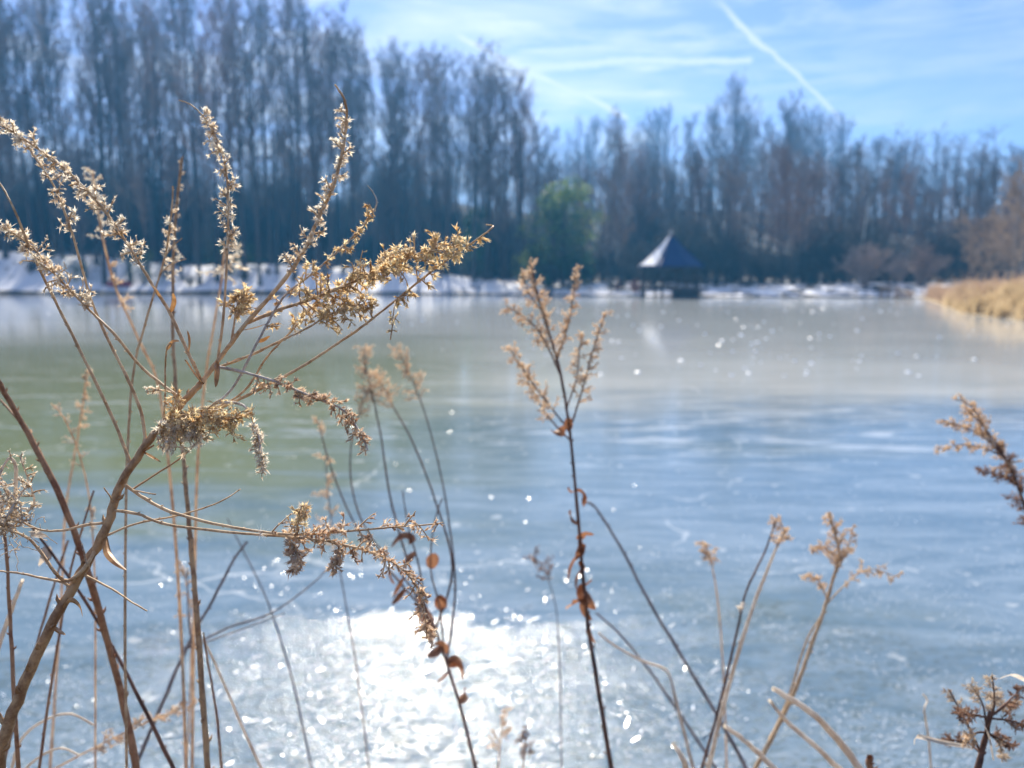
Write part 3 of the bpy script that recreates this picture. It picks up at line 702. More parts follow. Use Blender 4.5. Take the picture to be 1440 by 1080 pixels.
# ------------------------------------------------------------------ tan grass on the spit, reeds
def grass():
    r = random.Random(5)
    def tufts(name, mat, cnt, xr, yr, h0, h1, label, cond):
        mb = MB(); X = np.array([r.uniform(*xr) for _ in range(cnt)]); Y = np.array([r.uniform(*yr) for _ in range(cnt)])
        S = signed_out(X, Y); Z = height(X, Y)
        for x, y, s, z in zip(X, Y, S, Z):
            if not cond(s, x, y): continue
            for b in range(9):
                p = Vector((x + r.uniform(-.12, .12), y + r.uniform(-.12, .12), z - .03)); h = r.uniform(h0, h1) * (.35 + 1.3 * max(0, .5 + mnoise.noise(Vector((x * .7, y * .7, 1))))) * (1.7 if r.random() < .05 else 1); l = Vector((r.uniform(-.5, .5), r.uniform(-.6, .3), 0)) * h
                wv = Vector((.018, .006, 0)); m_ = p + l * .35 + Vector((0, 0, h * .75)); e = p + l + Vector((0, 0, h * .85))
                mb.poly([p - wv, p + wv, m_ + wv * .8, m_ - wv * .8]); mb.poly([m_ - wv * .8, m_ + wv * .8, e])
        tag(mb.build(name, mat, smooth=False), label, 'grass', kind='stuff')
    gm = dry('dead_grass', (0.34, 0.25, 0.13), (0.62, 0.49, 0.30), .8, .5, .6)
    gr = dry('rust_reeds', (0.26, 0.17, 0.11), (0.50, 0.36, 0.24), .8, .45, .6)
    tufts('dead_grass', gm, 9000, (20, 46), (27, 62), .35, .75, 'tan dead grass covering the spit at the right edge', lambda s, x, y: 0.05 < s < 9 and y < 56)
    tufts('reeds', gr, 3800, (24, 56), (44, 78), .5, 1.0, 'rust brown reeds along the shore behind the tan grass', lambda s, x, y: 0.1 < s < 8)
    gb = dry('bank_grass', (0.22, 0.17, 0.09), (0.5, 0.4, 0.24), 2, .4, .6)
    tufts('bank_grass', gb, 900, (-3, 3), (-.6, 1.9), .05, .18, 'short dead grass on the near bank', lambda s, x, y: s > 0.05)
grass()

# ------------------------------------------------------------------ glitter and chunks on the ice
def chipmat():
    def fn(k):
        b = k.new('ShaderNodeBsdfPrincipled'); b.inputs['Base Color'].default_value = (.75, .8, .85, 1)
        b.inputs['Roughness'].default_value = .22; b.inputs['IOR'].default_value = 1.5; b.inputs['Specular IOR Level'].default_value = .9
        return b.outputs[0], None
    return pmat('clear_ice', fn)
CH = chipmat()
def glitter():
    r = random.Random(31); mb = MB()
    def chip(x, y, s, sig, L=1.0, az=0.0):
        n_ = Vector((r.gauss(0, sig), r.gauss(0, sig), 1)).normalized()
        u = n_.cross(Vector((math.sin(az), -math.cos(az), 0))).normalized(); v = n_.cross(u); c = Vector((x, y, .004 + s * .35))
        mb.poly([c + u * s * L, c + v * s * .6 + u * s * L * .4, c - u * s * L * .5 + v * s * .6, c - u * s * L, c - v * s * .7 - u * s * L * .3, c + u * s * L * .5 - v * s * .6])
    for i in range(13000):
        y = 2.4 + 2.6 * r.random() ** 1.2; x = r.uniform(-.75, .75) * y
        if mnoise.noise(Vector((x * 2.2, y * 2.2, 3))) + .4 * mnoise.noise(Vector((x * 7, y * 7, 5))) < -.05: continue
        chip(x, y, r.uniform(.0018, .0052), .15)
    for i in range(150):
        y = r.uniform(2.5, 4.4); x = r.uniform(-1.6, 1.1); chip(x, y, r.uniform(.004, .007), .14, r.uniform(3, 7), r.gauss(.9, .4))
    for i in range(900):
        y = 5 + 9 * r.random() ** 1.4; x = r.uniform(-.7, .7) * y; chip(x, y, r.uniform(.004, .009), .2)
    tag(mb.build('ice_glitter', CH, smooth=False), 'countless tiny glinting frost flakes over the near ice', 'frost', kind='stuff')
    for i in range(130):
        d = 0
        if i < 102: px, py = r.gauss(1080, 170), r.uniform(432, 530)
        elif i < 115: px, py = r.uniform(560, 800), r.uniform(440, 500)
        else: px, py = r.uniform(0, 360), r.uniform(425, 445)
        d = CAM.z / -px_dir(px, py).z; p = P(px, py, d)
        if signed_out(np.array([p.x]), np.array([p.y]))[0] > -1: continue
        s = (.045 + .0016 * p.y) * r.uniform(.4, 1.05); cb = MB(); N = 7
        r1 = [Vector((math.cos(a * 6.283 / N) * s * r.uniform(.7, 1.2), math.sin(a * 6.283 / N) * s * r.uniform(.7, 1.2), -.01)) for a in range(N)]
        r2 = [v * r.uniform(.5, .85) + Vector((0, 0, s * r.uniform(.12, .5))) for v in r1]
        t_ = Vector((r.uniform(-.2, .2) * s, r.uniform(-.2, .2) * s, s * r.uniform(.35, .6)))
        for a in range(N): b = (a + 1) % N; cb.poly([r1[a], r1[b], r2[b], r2[a]]); cb.poly([r2[a], r2[b], t_])
        o = cb.build('ice_chunk', CH, smooth=False); o.location = (p.x, p.y, 0)
        tag(o, 'small glinting white chunk of ice scattered on the frozen pond', 'ice chunk', 'ice chunks scattered on the pond')
glitter()

# ------------------------------------------------------------------ foreground plants
def head(mb, p, d, s, r, petals=9, spread=.9):
    """one dry seed head: a cup of narrow pointed bracts curling outwards"""
    d = d.normalized(); u = d.cross(rv(r)).normalized(); v = d.cross(u)
    spread *= r.uniform(.15, 1.1)
    for i in range(5):
        h_ = (d + rv(r) * .8).normalized(); q_ = h_.cross(v + u * .3).normalized() * s * .02; mb.poly([p - q_, p + q_, p + h_ * s * r.uniform(.5, 1.0)])
    for i in range(petals):
        a = 6.283 * (i + r.uniform(-.3, .3)) / petals; o = u * math.cos(a) + v * math.sin(a); sp = spread * r.uniform(.6, 1.2)
        L = s * r.uniform(.6, 1.25); tdir = d.cross(o) * s * .085
        q = p + o * s * .08; m_ = p + d * L * .5 + o * L * .30 * sp; e = p + d * L * r.uniform(.55, 1.0) + o * L * .75 * sp + rv(r) * s * .2
        mb.poly([q - tdir * .7, q + tdir * .7, m_ + tdir, m_ - tdir]); mb.poly([m_ - tdir, m_ + tdir, e])
def fluffy(mb, p, s, r, cnt=22):
    for i in range(cnt):
        d = rv(r); q = d.cross(rv(r)).normalized() * s * .014; mb.poly([p - q, p + q, p + d * s * r.uniform(.6, 1.2)])

def at_len(pts, t):
    L = [0.0]
    for a, b in zip(pts, pts[1:]): L.append(L[-1] + (b - a).length)
    g = min(max(t, 0), .9999) * L[-1]
    for i in range(len(pts) - 1):
        if L[i + 1] >= g: return i, pts[i].lerp(pts[i + 1], (g - L[i]) / max(1e-9, L[i + 1] - L[i]))
    return len(pts) - 2, pts[-1]
def to_px(p):
    q = p - CAM; dd = q.y * math.cos(PITCH) - q.z * math.sin(PITCH); up = q.y * math.sin(PITCH) + q.z * math.cos(PITCH)
    return 720 + F * q.x / dd, 540 - F * up / dd
def snap(cc, curves, lim=28):
    """move the foot of a side shoot onto the nearest stem, easing out along its length"""
    x, y = to_px(cc[0]); best = None
    for c in curves:
        for p in c:
            a, b = to_px(p); d_ = (a - x) ** 2 + (b - y) ** 2
            if best is None or d_ < best[0]: best = (d_, p)
    if best is None or best[0] > lim * lim: return cc
    off = best[1] - cc[0]; m = len(cc) - 1
    return [p + off * (1 - i / m) ** 1.5 for i, p in enumerate(cc)]
class Plant:
    def __init__(s, name, label, cat, root, group=None):
        s.root = Vector(root); s.e = empty(name, s.root, label, cat, group)
    def b(s, mb, name, mat, parent=None, smooth=True, label=None):
        if not mb.v: return None
        o = mb.build(name, mat, parent or s.e, s.root, smooth)
        if label: o['label'] = label
        return o

def curve(pts2, d0, d1=None, sub=5, jit=0.0, r=rnd):
    d1 = d0 if d1 is None else d1; n_ = len(pts2)
    pts = [P(x, y, d0 + (d1 - d0) * i / max(1, n_ - 1) + (r.uniform(-jit, jit) if 0 < i < n_ - 1 else 0)) for i, (x, y) in enumerate(pts2)]
    return catmull(pts, sub)
def grow_root(p0, p1, lean=.35):
    """stem continued below the picture down to the bank: p0 lowest point seen, p1 the one above it"""
    d = (p0 - p1).normalized(); d = Vector((d.x * .6, d.y * .6, min(d.z, -.6))).normalized()
    k = 1.0
    for _ in range(20):
        q = p0 + Vector((d.x * lean, d.y * lean, d.z)) * k
        g = hz(q.x, q.y)
        if q.z <= g: break
        k += .08
    g = hz(q.x, q.y); end = Vector((q.x, min(q.y, 1.75), g - .02))
    return [end, end.lerp(p0, .33) + Vector((.01, 0, .01)), end.lerp(p0, .7) + d * -.01]

def stem_tube(mb, pts, r0, r1, n=7, nodes=True, r=rnd, wob=.12):
    pts = [pts[0]] + jitter_path(pts[1:-1], r1 * .28, r) + [pts[-1]]
    m = len(pts); rad = [(r0 + (r1 - r0) * i / (m - 1)) * (1 + r.uniform(-wob, wob)) for i in range(m)]
    mb.tube(pts, rad, n)
    if nodes:
        acc = 0
        for i in range(1, m):
            acc += (pts[i] - pts[i - 1]).length
            if acc > .012 * r.uniform(.6, 1.6):
                acc = 0; d = (pts[i] - pts[i - 1]).normalized(); o = d.cross(rv(r)).normalized(); q = pts[i] + o * rad[i] * .7
                mb.tube([q, q + o * rad[i] * .8 + d * rad[i] * .5, q + o * rad[i] * 1.3 + d * rad[i] * 1.5], [rad[i] * .6, rad[i] * .42, rad[i] * .05], 4)

PX = .52 / F   # metres per photo pixel at the focus distance
def racemes(pl, br, pts, t0, t1, cnt, L, hs, mats, r, per=(5, 9), size=5, fl=.1, droop=0, side=1.0, both=None):
    """seed clusters along a branch; several short side twigs with heads make one cluster"""
    m = len(pts); mb, tw, fm = MB(), MB(), MB(); done = 0
    for q in range(cnt):
        t = t0 + (t1 - t0) * (q + r.random()) / cnt; i, p = at_len(pts, t)
        ax = (pts[i + 1] - pts[i]).normalized(); o = ax.cross(rv(r)).normalized()
        if both is not None: o = (o + Vector(both) * 1.2).normalized()
        fade = 1.0 - .55 * max(0, (t - t0) / max(1e-6, t1 - t0) - .5) * 2 * .8
        d = (o * side + ax * r.uniform(.3, .9) + Vector((0, 0, -droop))).normalized(); ln = L * r.uniform(.35, 1.1) * fade; k_ = r.randint(*per); c = [p]
        for s_ in range(3): d = (d + rv(r) * .22 + Vector((0, 0, -droop * .2))).normalized(); c.append(c[-1] + d * ln / 3)
        tw.tube(c, [PX * 1.3, PX * 1.1, PX * .9, PX * .6], 4)
        for h in range(k_):
            g = (h + .6) / k_ * 3; j = min(int(g), 2); hp = c[j].lerp(c[j + 1], min(1, g - j)); hd = (d * .5 + rv(r)).normalized(); hl = hs * r.uniform(.2, .7)
            e = hp + hd * hl; tw.tube([hp, e], [PX * .6, PX * .7], 3)
            head(mb, e, hd, hs * r.uniform(.7, 1.25), r)
            if r.random() < fl * 1.6: fluffy(fm, e + hd * hs * .4, hs * r.uniform(.6, 1.2), r)
        done += 1
        if done >= size or q == cnt - 1:
            cl = pl.b(mb, 'seed_cluster', mats, br, False)
            if cl:
                mbt = tw.build('stalklet', M['twig'], br, pl.root); 
                mbt.name = 'twig'
                if fm.v: fm.build('seed_fluff', M['fluff'], br, pl.root, False)
            mb, tw, fm = MB(), MB(), MB(); done = 0

def blade(mb, pts, w0, r, tip=True):
    """thin dry leaf or grass blade along a line, slightly folded"""
    m = len(pts); side = None; L_, C_, R_ = [], [], []
    s0 = rv(r)
    for i, p in enumerate(pts):
        d = (pts[min(i + 1, m - 1)] - pts[max(i - 1, 0)]).normalized(); u = d.cross(s0).normalized(); n_ = d.cross(u)
        wd = w0 * (math.sin(math.pi * (.12 + .88 * i / (m - 1))) ** .7 if tip else 1 - .7 * i / (m - 1)); L_.append(p + u * wd + n_ * wd * .35); C_.append(p); R_.append(p - u * wd + n_ * wd * .35)
    for i in range(m - 1):
        mb.poly([L_[i], C_[i], C_[i + 1], L_[i + 1]]); mb.poly([C_[i], R_[i], R_[i + 1], C_[i + 1]])

def hero():
    r = random.Random(12); D = .52
    main2 = [(0, 1052), (30, 972), (72, 880), (108, 818), (148, 745), (166, 690), (205, 625), (235, 590), (270, 553), (284, 537)]
    c = curve(main2, .50, .53, 6, .0)
    low = grow_root(c[0], c[1]); pts = catmull(low + [c[0]], 4)[:-1] + c
    pl = Plant('goldenrod_plant', 'large sharp tan goldenrod stalk with spreading seed branches in front at left', 'plant', low[0])
    mb = MB(); stem_tube(mb, pts, PX * 8.5, PX * 4.2, 10, True, r, .05); pl.b(mb, 'stem', M['hero_stem'])
    # (points, depth0, depth1, radius px, colour, [clusters: t0,t1,count,length px,head px, material, fluff, droop])
    B = [
     ([(284, 537), (264, 495), (238, 438), (214, 400), (195, 368), (150, 300), (95, 240), (48, 205), (0, 175), (-30, 168)], .52, .50, 3.0, 'twig', [(.38, .98, 44, 23, 7.4, 'cream', .12, .1)]),
     ([(284, 537), (306, 508), (346, 455), (384, 412), (420, 365), (450, 302), (470, 258), (482, 210), (488, 165), (484, 140), (471, 119)], .53, .51, 4.2, 'twig', [(.42, .92, 34, 23, 7.4, 'cream', .08, .0)]),
     ([(308, 506), (316, 440), (320, 370), (322, 300), (320, 250), (311, 210), (293, 172), (270, 148), (252, 141)], .53, .56, 2.2, 'twig', [(.36, .9, 34, 20, 7.4, 'cream', .05, .0)]),
     ([(346, 455), (392, 436), (440, 420), (500, 395), (555, 372), (600, 352), (645, 342)], .53, .50, 3.0, 'twig', [(.24, 1.0, 60, 42, 9, 'gold', .08, .0)]),
     ([(298, 522), (350, 502), (400, 478), (432, 462), (470, 440), (520, 425)], .53, .52, 2.6, 'twig', [(.68, 1.0, 22, 30, 9, 'gold', .2, .1)]),
     ([(302, 514), (335, 521), (375, 532), (410, 545), (445, 560), (480, 574), (502, 600), (517, 632)], .52, .50, 2.8, 'twig_grey', [(.26, .98, 36, 24, 7.5, 'russet', .2, .3)]),
     ([(236, 596), (285, 588), (336, 566), (380, 543), (420, 521), (470, 488), (510, 460), (560, 420), (610, 380), (650, 352), (688, 324), (692, 318), (684, 316)], .55, .53, 2.8, 'twig', [(.62, .9, 15, 22, 8, 'gold', .1, .0)]),
     ([(232, 600), (282, 584), (324, 552), (360, 486), (395, 425), (430, 395), (470, 360), (505, 325), (524, 300), (529, 280), (517, 261)], .55, .53, 2.4, 'twig_grey', [(.42, .92, 18, 22, 8, 'gold', .05, .0)]),
     ([(240, 592), (290, 580), (338, 554), (372, 505), (410, 465), (450, 420), (520, 385), (575, 352)], .56, .55, 2.2, 'twig', [(.5, 1.0, 24, 28, 9, 'gold', .1, .0)]),
     ([(300, 560), (330, 562), (346, 572), (356, 595), (364, 618), (367, 640), (371, 662)], .51, .505, 2.6, 'twig_grey', [(.5, 1.0, 18, 12, 7.4, 'cream', .15, .3)]),
     ([(230, 596), (262, 580), (300, 585), (335, 588)], .51, .50, 2.0, 'twig', [(.0, 1.0, 56, 46, 9, 'gold', .04, .35)]),
     ([(222, 604), (245, 606), (268, 600), (282, 606)], .515, .51, 2.0, 'twig', [(.0, 1.0, 26, 34, 9, 'cream', .12, .3)]),
     ([(207, 627), (200, 580), (178, 528), (154, 480), (130, 425), (118, 385), (100, 322), (76, 262), (50, 222), (30, 192), (4, 172)], .52, .53, 2.8, 'twig', [(.6, .98, 21, 16, 7.4, 'cream', .05, .0)]),
     ([(185, 662), (162, 600), (117, 505), (76, 422), (46, 360), (22, 300), (0, 258), (-20, 230)], .52, .49, 2.8, 'twig', []),
     ([(245, 555), (190, 512), (150, 463), (125, 438), (106, 418), (75, 385), (42, 345), (0, 318), (-25, 312)], .525, .50, 2.6, 'twig', [(.5, 1.0, 44, 25, 7.4, 'cream', .06, .1)]),
     ([(186, 686), (215, 706), (250, 724), (320, 742), (400, 753), (450, 752), (500, 747), (560, 741), (610, 737)], .52, .505, 2.9, 'twig', [(.5, 1.0, 22, 38, 8, 'russet', .22, .0)]),
     ([(170, 723), (205, 728), (245, 742), (330, 752), (390, 756), (440, 760), (480, 766), (530, 780), (566, 800), (588, 828), (598, 862), (600, 898)], .515, .50, 2.6, 'twig', [(.46, 1.0, 40, 26, 7.5, 'russet', .16, .25)]),
     ([(400, 756), (418, 775), (412, 800)], .505, .50, 1.6, 'twig', [(.2, 1.0, 14, 15, 9, 'russet', .5, .6)]),
     ([(460, 757), (478, 770), (468, 800)], .505, .50, 1.5, 'twig', [(.3, 1.0, 12, 13, 8, 'russet', .3, .6)]),
     ([(402, 752), (416, 735), (424, 712)], .505, .50, 1.6, 'twig', [(.2, 1.0, 12, 14, 9, 'gold', .3, .0)]),
     ([(148, 735), (120, 738), (92, 745), (60, 746), (32, 734), (18, 715)], .51, .50, 2.6, 'twig', []),
     ([(138, 770), (120, 800), (96, 818), (78, 806), (60, 780), (38, 756), (0, 742), (-20, 735)], .505, .49, 3.4, 'twig', []),
     ([(110, 828), (92, 818), (60, 812), (30, 806), (0, 803), (-20, 800)], .505, .49, 2.4, 'twig', []),
     ([(128, 816), (165, 834), (190, 850), (207, 859)], .505, .49, 1.9, 'twig', []),
     ([(156, 757), (200, 737), (260, 724), (310, 706), (338, 688)], .52, .55, 2.0, 'twig', []),
     ([(186, 684), (220, 664), (258, 640), (300, 600)], .53, .55, 1.9, 'hero_stem', []),
     ([(186, 690), (204, 693), (219, 695)], .51, .50, 1.3, 'twig', []),
     ([(164, 707), (156, 697), (146, 686)], .51, .50, 1.4, 'twig', []),
     ([(126, 797), (120, 780), (115, 765)], .50, .49, 1.2, 'twig_grey', []),
     ([(234, 600), (235, 560), (234, 515), (236, 488), (244, 480)], .50, .50, 1.6, 'twig', []),
     ([(245, 552), (225, 549), (205, 551)], .52, .51, 1.1, 'twig', [(.6, 1.0, 3, 9, 7, 'cream', 0, 0)]),
     ([(328, 482), (331, 455), (334, 430), (345, 412)], .54, .54, 2.0, 'twig', [(.5, 1.0, 20, 26, 8.5, 'gold', .08, 0)]),
     ([(556, 415), (553, 440), (552, 455), (549, 478)], .5, .5, 1.0, 'twig', [(.5, 1.0, 3, 8, 7, 'gold', 0, 0)]),
    ]
    CV = [pts]
    for p2, d0, d1, rp, mat, cls in B:
        c = snap(curve(p2, d0, d1, 6, .006, r), CV); CV.append(c); rp *= .86; mb = MB(); stem_tube(mb, c, PX * rp, PX * max(.9, rp * .42), 7, True, r)
        br = pl.b(mb, 'branch', M[mat])
        for (t0, t1, cnt, L, hs, cm, fl, dr) in cls:
            racemes(pl, br, c, t0, t1, cnt, PX * L, PX * hs, M[cm], r, (5, 9) if L > 17 else (4, 6), 10, fl, dr)
    # leaves
    for p2, wd, d in (([(146, 752), (150, 775), (162, 790), (178, 802)], 5, .495), ([(284, 536), (276, 526), (265, 510), (262, 506)], 6, .515), ([(300, 508), (302, 525), (303, 545)], 4.5, .515),
                      ([(246, 440), (247, 425), (243, 412)], 3.4, .515), ([(266, 492), (266, 478), (263, 465)], 3.4, .515), ([(222, 420), (220, 408), (212, 400)], 3, .515),
                      ([(236, 490), (244, 481), (252, 480)], 3.2, .5), ([(208, 645), (214, 632), (216, 625)], 3.5, .515), ([(208, 645), (218, 648), (226, 650)], 3.2, .515),
                      ([(98, 860), (105, 845), (113, 852), (116, 868)], 3.5, .495), ([(345, 470), (362, 462), (382, 452)], 3.2, .53), ([(352, 478), (366, 477), (380, 472)], 3, .53),
                      ([(83, 880), (86, 888), (92, 893)], 3, .49), ([(318, 512), (332, 506), (346, 503)], 3, .52)):
        mb = MB(); blade(mb, snap(curve(p2, d, d - .006, 5), CV, 60), PX * wd, r); pl.b(mb, 'leaf', M['leaf'], None, True)
    # loose silky tufts
    for x, y, s in ((165, 356, 20), (182, 372, 16), (470, 450, 14), (415, 466, 16), (378, 725, 24), (480, 735, 22), (300, 565, 20), (270, 630, 18), (455, 572, 14), (395, 700, 10), (405, 780, 20)):
        mb = MB(); p = snap([P(x, y, .505)] * 2, CV, 200)[0]
        for _ in range(3): fluffy(mb, p + rv(r) * PX * 4, PX * s * .6, r, 16)
        pl.b(mb, 'seed_fluff', M['fluff'], None, False)
hero()

def plume(pl, br, pts, t0, t1, cnt, L, hs, mat, r, up=.6, droop=0.0, px=None, sub=8):
    hs = hs * .72; cnt = int(cnt * 1.15) + 1
    """airy tuft of small dry flowers seen out of focus"""
    m = len(pts); mb = MB(); done = 0
    for q in range(cnt):
        t = t0 + (t1 - t0) * (q + r.random()) / cnt; i, p = at_len(pts, t); ax = (pts[i + 1] - pts[i]).normalized()
        o = ax.cross(rv(r)).normalized(); d = (o + ax * up + Vector((0, 0, -droop))).normalized(); ln = L * r.uniform(.5, 1.1) * (1 - .5 * (t - t0) / max(1e-6, t1 - t0)); e = p + d * ln
        mb.tube([p, p.lerp(e, .5) + Vector((0, 0, ln * .06)), e], hs * .11, 3)
        for h in range(sub):
            g = p.lerp(e, (h + 1) / sub); hd = (d + rv(r) * 1.1).normalized(); head(mb, g + hd * hs * .3, hd, hs * r.uniform(.7, 1.3), r, 4, .8)
    pl.b(mb, 'plume', mat, br, False)

def stalk(name, label, main, d0, d1, rp, mat, extra=(), plumes=(), leaves=(), cat='plant', group=None, seed=1, taper=.5, nodes=True, part='stem'):
    """a stem rooted in the bank; extra: side branches (pts,d0,d1,rp,[plumes]); coordinates run from the root upwards"""
    r = random.Random(seed); sc0 = 1.35 if name in ('plumed_plant', 'arching_plant') else 1.12; d0 *= sc0; d1 *= sc0
    px = d0 / F; rp *= 1.25 if name == 'reed_stalk' else .8; c = curve(main, d0, d1, 5, .01 if len(main) > 2 else 0, r)
    low = grow_root(c[0], c[1]); pl = Plant(name, label, cat, low[0], group); pts = catmull(low + [c[0]], 3)[:-1] + c
    mb = MB(); stem_tube(mb, pts, px * rp, px * rp * taper, 7, nodes, r, .08); st = pl.b(mb, part, M[mat])
    def pls(br, cc, lst):
        for (t0, t1, cnt, L, hs, pm, dr) in lst: plume(pl, br, cc, t0, t1, cnt, px * L, px * hs, M[pm], r, .7, dr)
    pls(st, c, plumes); CV = [pts]
    for (p2, e0, e1, rr, pp) in extra:
        e0 *= sc0; e1 *= sc0; rr *= .8
        cc = snap(curve(p2, e0, e1, 5, .008, r), CV, 60); CV.append(cc); mb = MB(); stem_tube(mb, cc, px * rr, px * rr * .5, 6, nodes, r, .08); br = pl.b(mb, 'branch', M[mat]); pls(br, cc, pp)
    for (x, y, ln, ang, wd, lm) in leaves:
        mb = MB(); d = d0 + (d1 - d0) * .5; a = R(ang); bend = r.uniform(-1.4, 1.4); ln *= r.uniform(.75, 1.1); q = [P(x + math.cos(a + bend * t) * ln * t, y - math.sin(a + bend * t) * ln * t + ln * .3 * t * t, d - .012 * t * r.uniform(.3, 1)) for t in (0, .33, .66, 1)]; wd *= 1.05
        q = catmull(q, 3); s0 = snap(q[:1] * 2, CV, 90)[0] - q[0]; blade(mb, [v_ + s0 for v_ in q], px * wd, r); pl.b(mb, 'leaf', M[lm])
    return pl

# --- left of the picture
stalk('tall_stalk', 'thick red brown stalk leaning in from the left edge behind the goldenrod', [(192, 1085), (176, 1000), (152, 905), (122, 800), (88, 705), (40, 610), (0, 540), (-25, 500)], .70, .62, 7.5, 'red_stem', seed=2, extra=[([(92, 712), (50, 625), (0, 562)], .7, .7, 3, [])])
stalk('tall_stalk', 'dark brown upright stalk hugging the left edge', [(26, 1085), (20, 980), (14, 870), (8, 765), (0, 690)], .6, .6, 4.6, 'red_stem', seed=3)
stalk('tall_stalk', 'tall straight brown stalk under the goldenrod seed mass, its tip a tan spike', [(292, 1085), (284, 960), (276, 850), (268, 760), (261, 680), (258, 640), (247, 540), (243, 440), (245, 330), (256, 222)], .66, .78, 6.0, 'hero_stem', taper=.42, seed=4,
      plumes=[(.86, 1, 8, 9, 6, 'plume_pale', 0), (.78, .84, 8, 19, 7.4, 'cream', .4)])
stalk('tall_stalk', 'slender tan stalk with curling top leaves left of the tall spike', [(178, 1085), (176, 880), (177, 720), (181, 600), (190, 510), (213, 425), (232, 360), (241, 300), (243, 262)], .64, .62, 2.8, 'twig', taper=.5, seed=5,
      plumes=[(.86, .95, 9, 16, 7.4, 'cream', .1)], extra=[([(225, 385), (240, 372), (262, 364)], .62, .62, 1.2, []), ([(232, 362), (245, 345), (256, 335)], .62, .62, 1.2, [])])
stalk('slim_stalk', 'thin dark stalk splitting from the foot of the tall straight stalk', [(312, 1085), (304, 1000), (292, 930), (286, 890)], .8, .72, 2.8, 'red_stem', seed=6)
stalk('straw_stalk', 'pale straw stalk leaning right beside the tall straight stalk', [(372, 1090), (340, 1020), (310, 950), (286, 898)], .85, .8, 3.2, 'straw', seed=7)
stalk('slim_stalk', 'dark stalk slanting down from left crossing the thick red brown one', [(246, 1085), (200, 990), (150, 895), (110, 830), (66, 768), (40, 735)], .74, .7, 4.0, 'dark_stem', seed=8,
      leaves=[(66, 768, 26, 250, 7, 'straw'), (60, 780, 24, 300, 8, 'straw'), (45, 745, 24, 270, 6, 'plume_pale')])
stalk('forked_stalk', 'blue grey forked stalk slanting up right behind the tall straight stalk', [(188, 1085), (228, 990), (262, 912), (300, 842), (330, 785), (348, 762)], 1.05, 1.1, 4.2, 'slate_stem', seed=9,
      extra=[([(262, 910), (320, 882), (380, 862), (440, 820), (472, 785)], 1.1, 1.2, 2.4, []), ([(266, 915), (330, 890), (400, 862)], 1.1, 1.2, 1.8, []), ([(264, 905), (262, 860), (264, 800)], 1.1, 1.1, 1.6, [])])
stalk('slim_stalk', 'thin reddish stalk leaning right of the goldenrod foot', [(55, 1085), (68, 990), (84, 890), (100, 800), (118, 735), (132, 690)], .72, .75, 3.0, 'red_stem', seed=10)
stalk('slim_stalk', 'dim reddish stalk at the lower left running up behind the goldenrod stem', [(2, 1085), (28, 985), (52, 905), (80, 810), (96, 760)], .75, .8, 3.4, 'red_stem', seed=11)
stalk('seedy_stalk', 'blurred tan stalk with tiny pale seeds in the left middle', [(134, 1085), (134, 860), (128, 720), (112, 640), (88, 585), (72, 568)], .9, .9, 2.0, 'plume', seed=12, plumes=[(.8, 1, 9, 18, 6, 'plume_pale', 0), (.62, .7, 4, 12, 7, 'plume_pale', 0)])
stalk('seedy_stalk', 'blurred tan stalk curving up from the dark bank left of the tall spike', [(262, 1085), (250, 800), (226, 560), (196, 480), (163, 405), (146, 340), (136, 285), (130, 240)], .95, .95, 3.2, 'plume', taper=.5, seed=13, plumes=[(.88, 1, 16, 23, 7.4, 'cream', .1), (.75, .84, 5, 26, 9, 'plume', .3)])
stalk('seedy_stalk', 'soft blurred tan stalk rising behind the inner goldenrod branches', [(270, 1085), (276, 700), (288, 540), (302, 450), (312, 390), (316, 345)], 1.0, 1.0, 3.0, 'plume', seed=14, plumes=[(.93, 1, 6, 38, 11, 'cream', .8)])
stalk('seedy_stalk', 'faint pinkish stalk with fluffy tip leaning right in the left middle', [(70, 1085), (86, 850), (92, 720), (105, 640), (118, 560), (122, 520)], 1.2, 1.2, 2.6, 'plume', seed=15, plumes=[(.85, 1, 7, 12, 8, 'plume', 0)])
stalk('reed_stalk', 'pale straw blade standing at the lower left edge', [(-22, 1085), (-6, 930), (12, 870), (32, 815)], .68, .66, 4.0, 'straw', nodes=False, seed=16)
stalk('grass_plume', 'feathery pinkish grass plume lying over the ice at lower left', [(60, 1090), (120, 1058), (180, 1028), (230, 1005), (270, 992)], .95, 1.0, 2.0, 'plume', seed=17, plumes=[(.3, 1, 24, 17, 9, 'plume', 0)])
stalk('reed_stalk', 'arched pale grass blade low over the ice at lower left', [(14, 1090), (30, 1040), (64, 1012), (100, 1004), (132, 1020)], .8, .8, 2.2, 'straw', nodes=False, seed=18)
stalk('reed_stalk', 'second arched pale blade just below the first at lower left', [(24, 1095), (50, 1068), (84, 1052), (112, 1062)], .8, .8, 2.0, 'straw', nodes=False, seed=19)
stalk('seedy_stalk', 'faint stalk with a tan tuft below the goldenrod middle branches', [(262, 1090), (268, 960), (268, 870), (262, 820), (254, 790)], 1.15, 1.15, 1.8, 'plume', seed=20, plumes=[(.7, .95, 5, 26, 9, 'plume', .3), (.9, 1, 3, 12, 8, 'plume_pale', 0)])
stalk('slim_stalk', 'very faint thin grey stalk slanting across the lower left ice', [(440, 1090), (412, 960), (378, 850), (345, 780), (320, 730)], 1.4, 1.45, 2.0, 'slate_stem', seed=21)
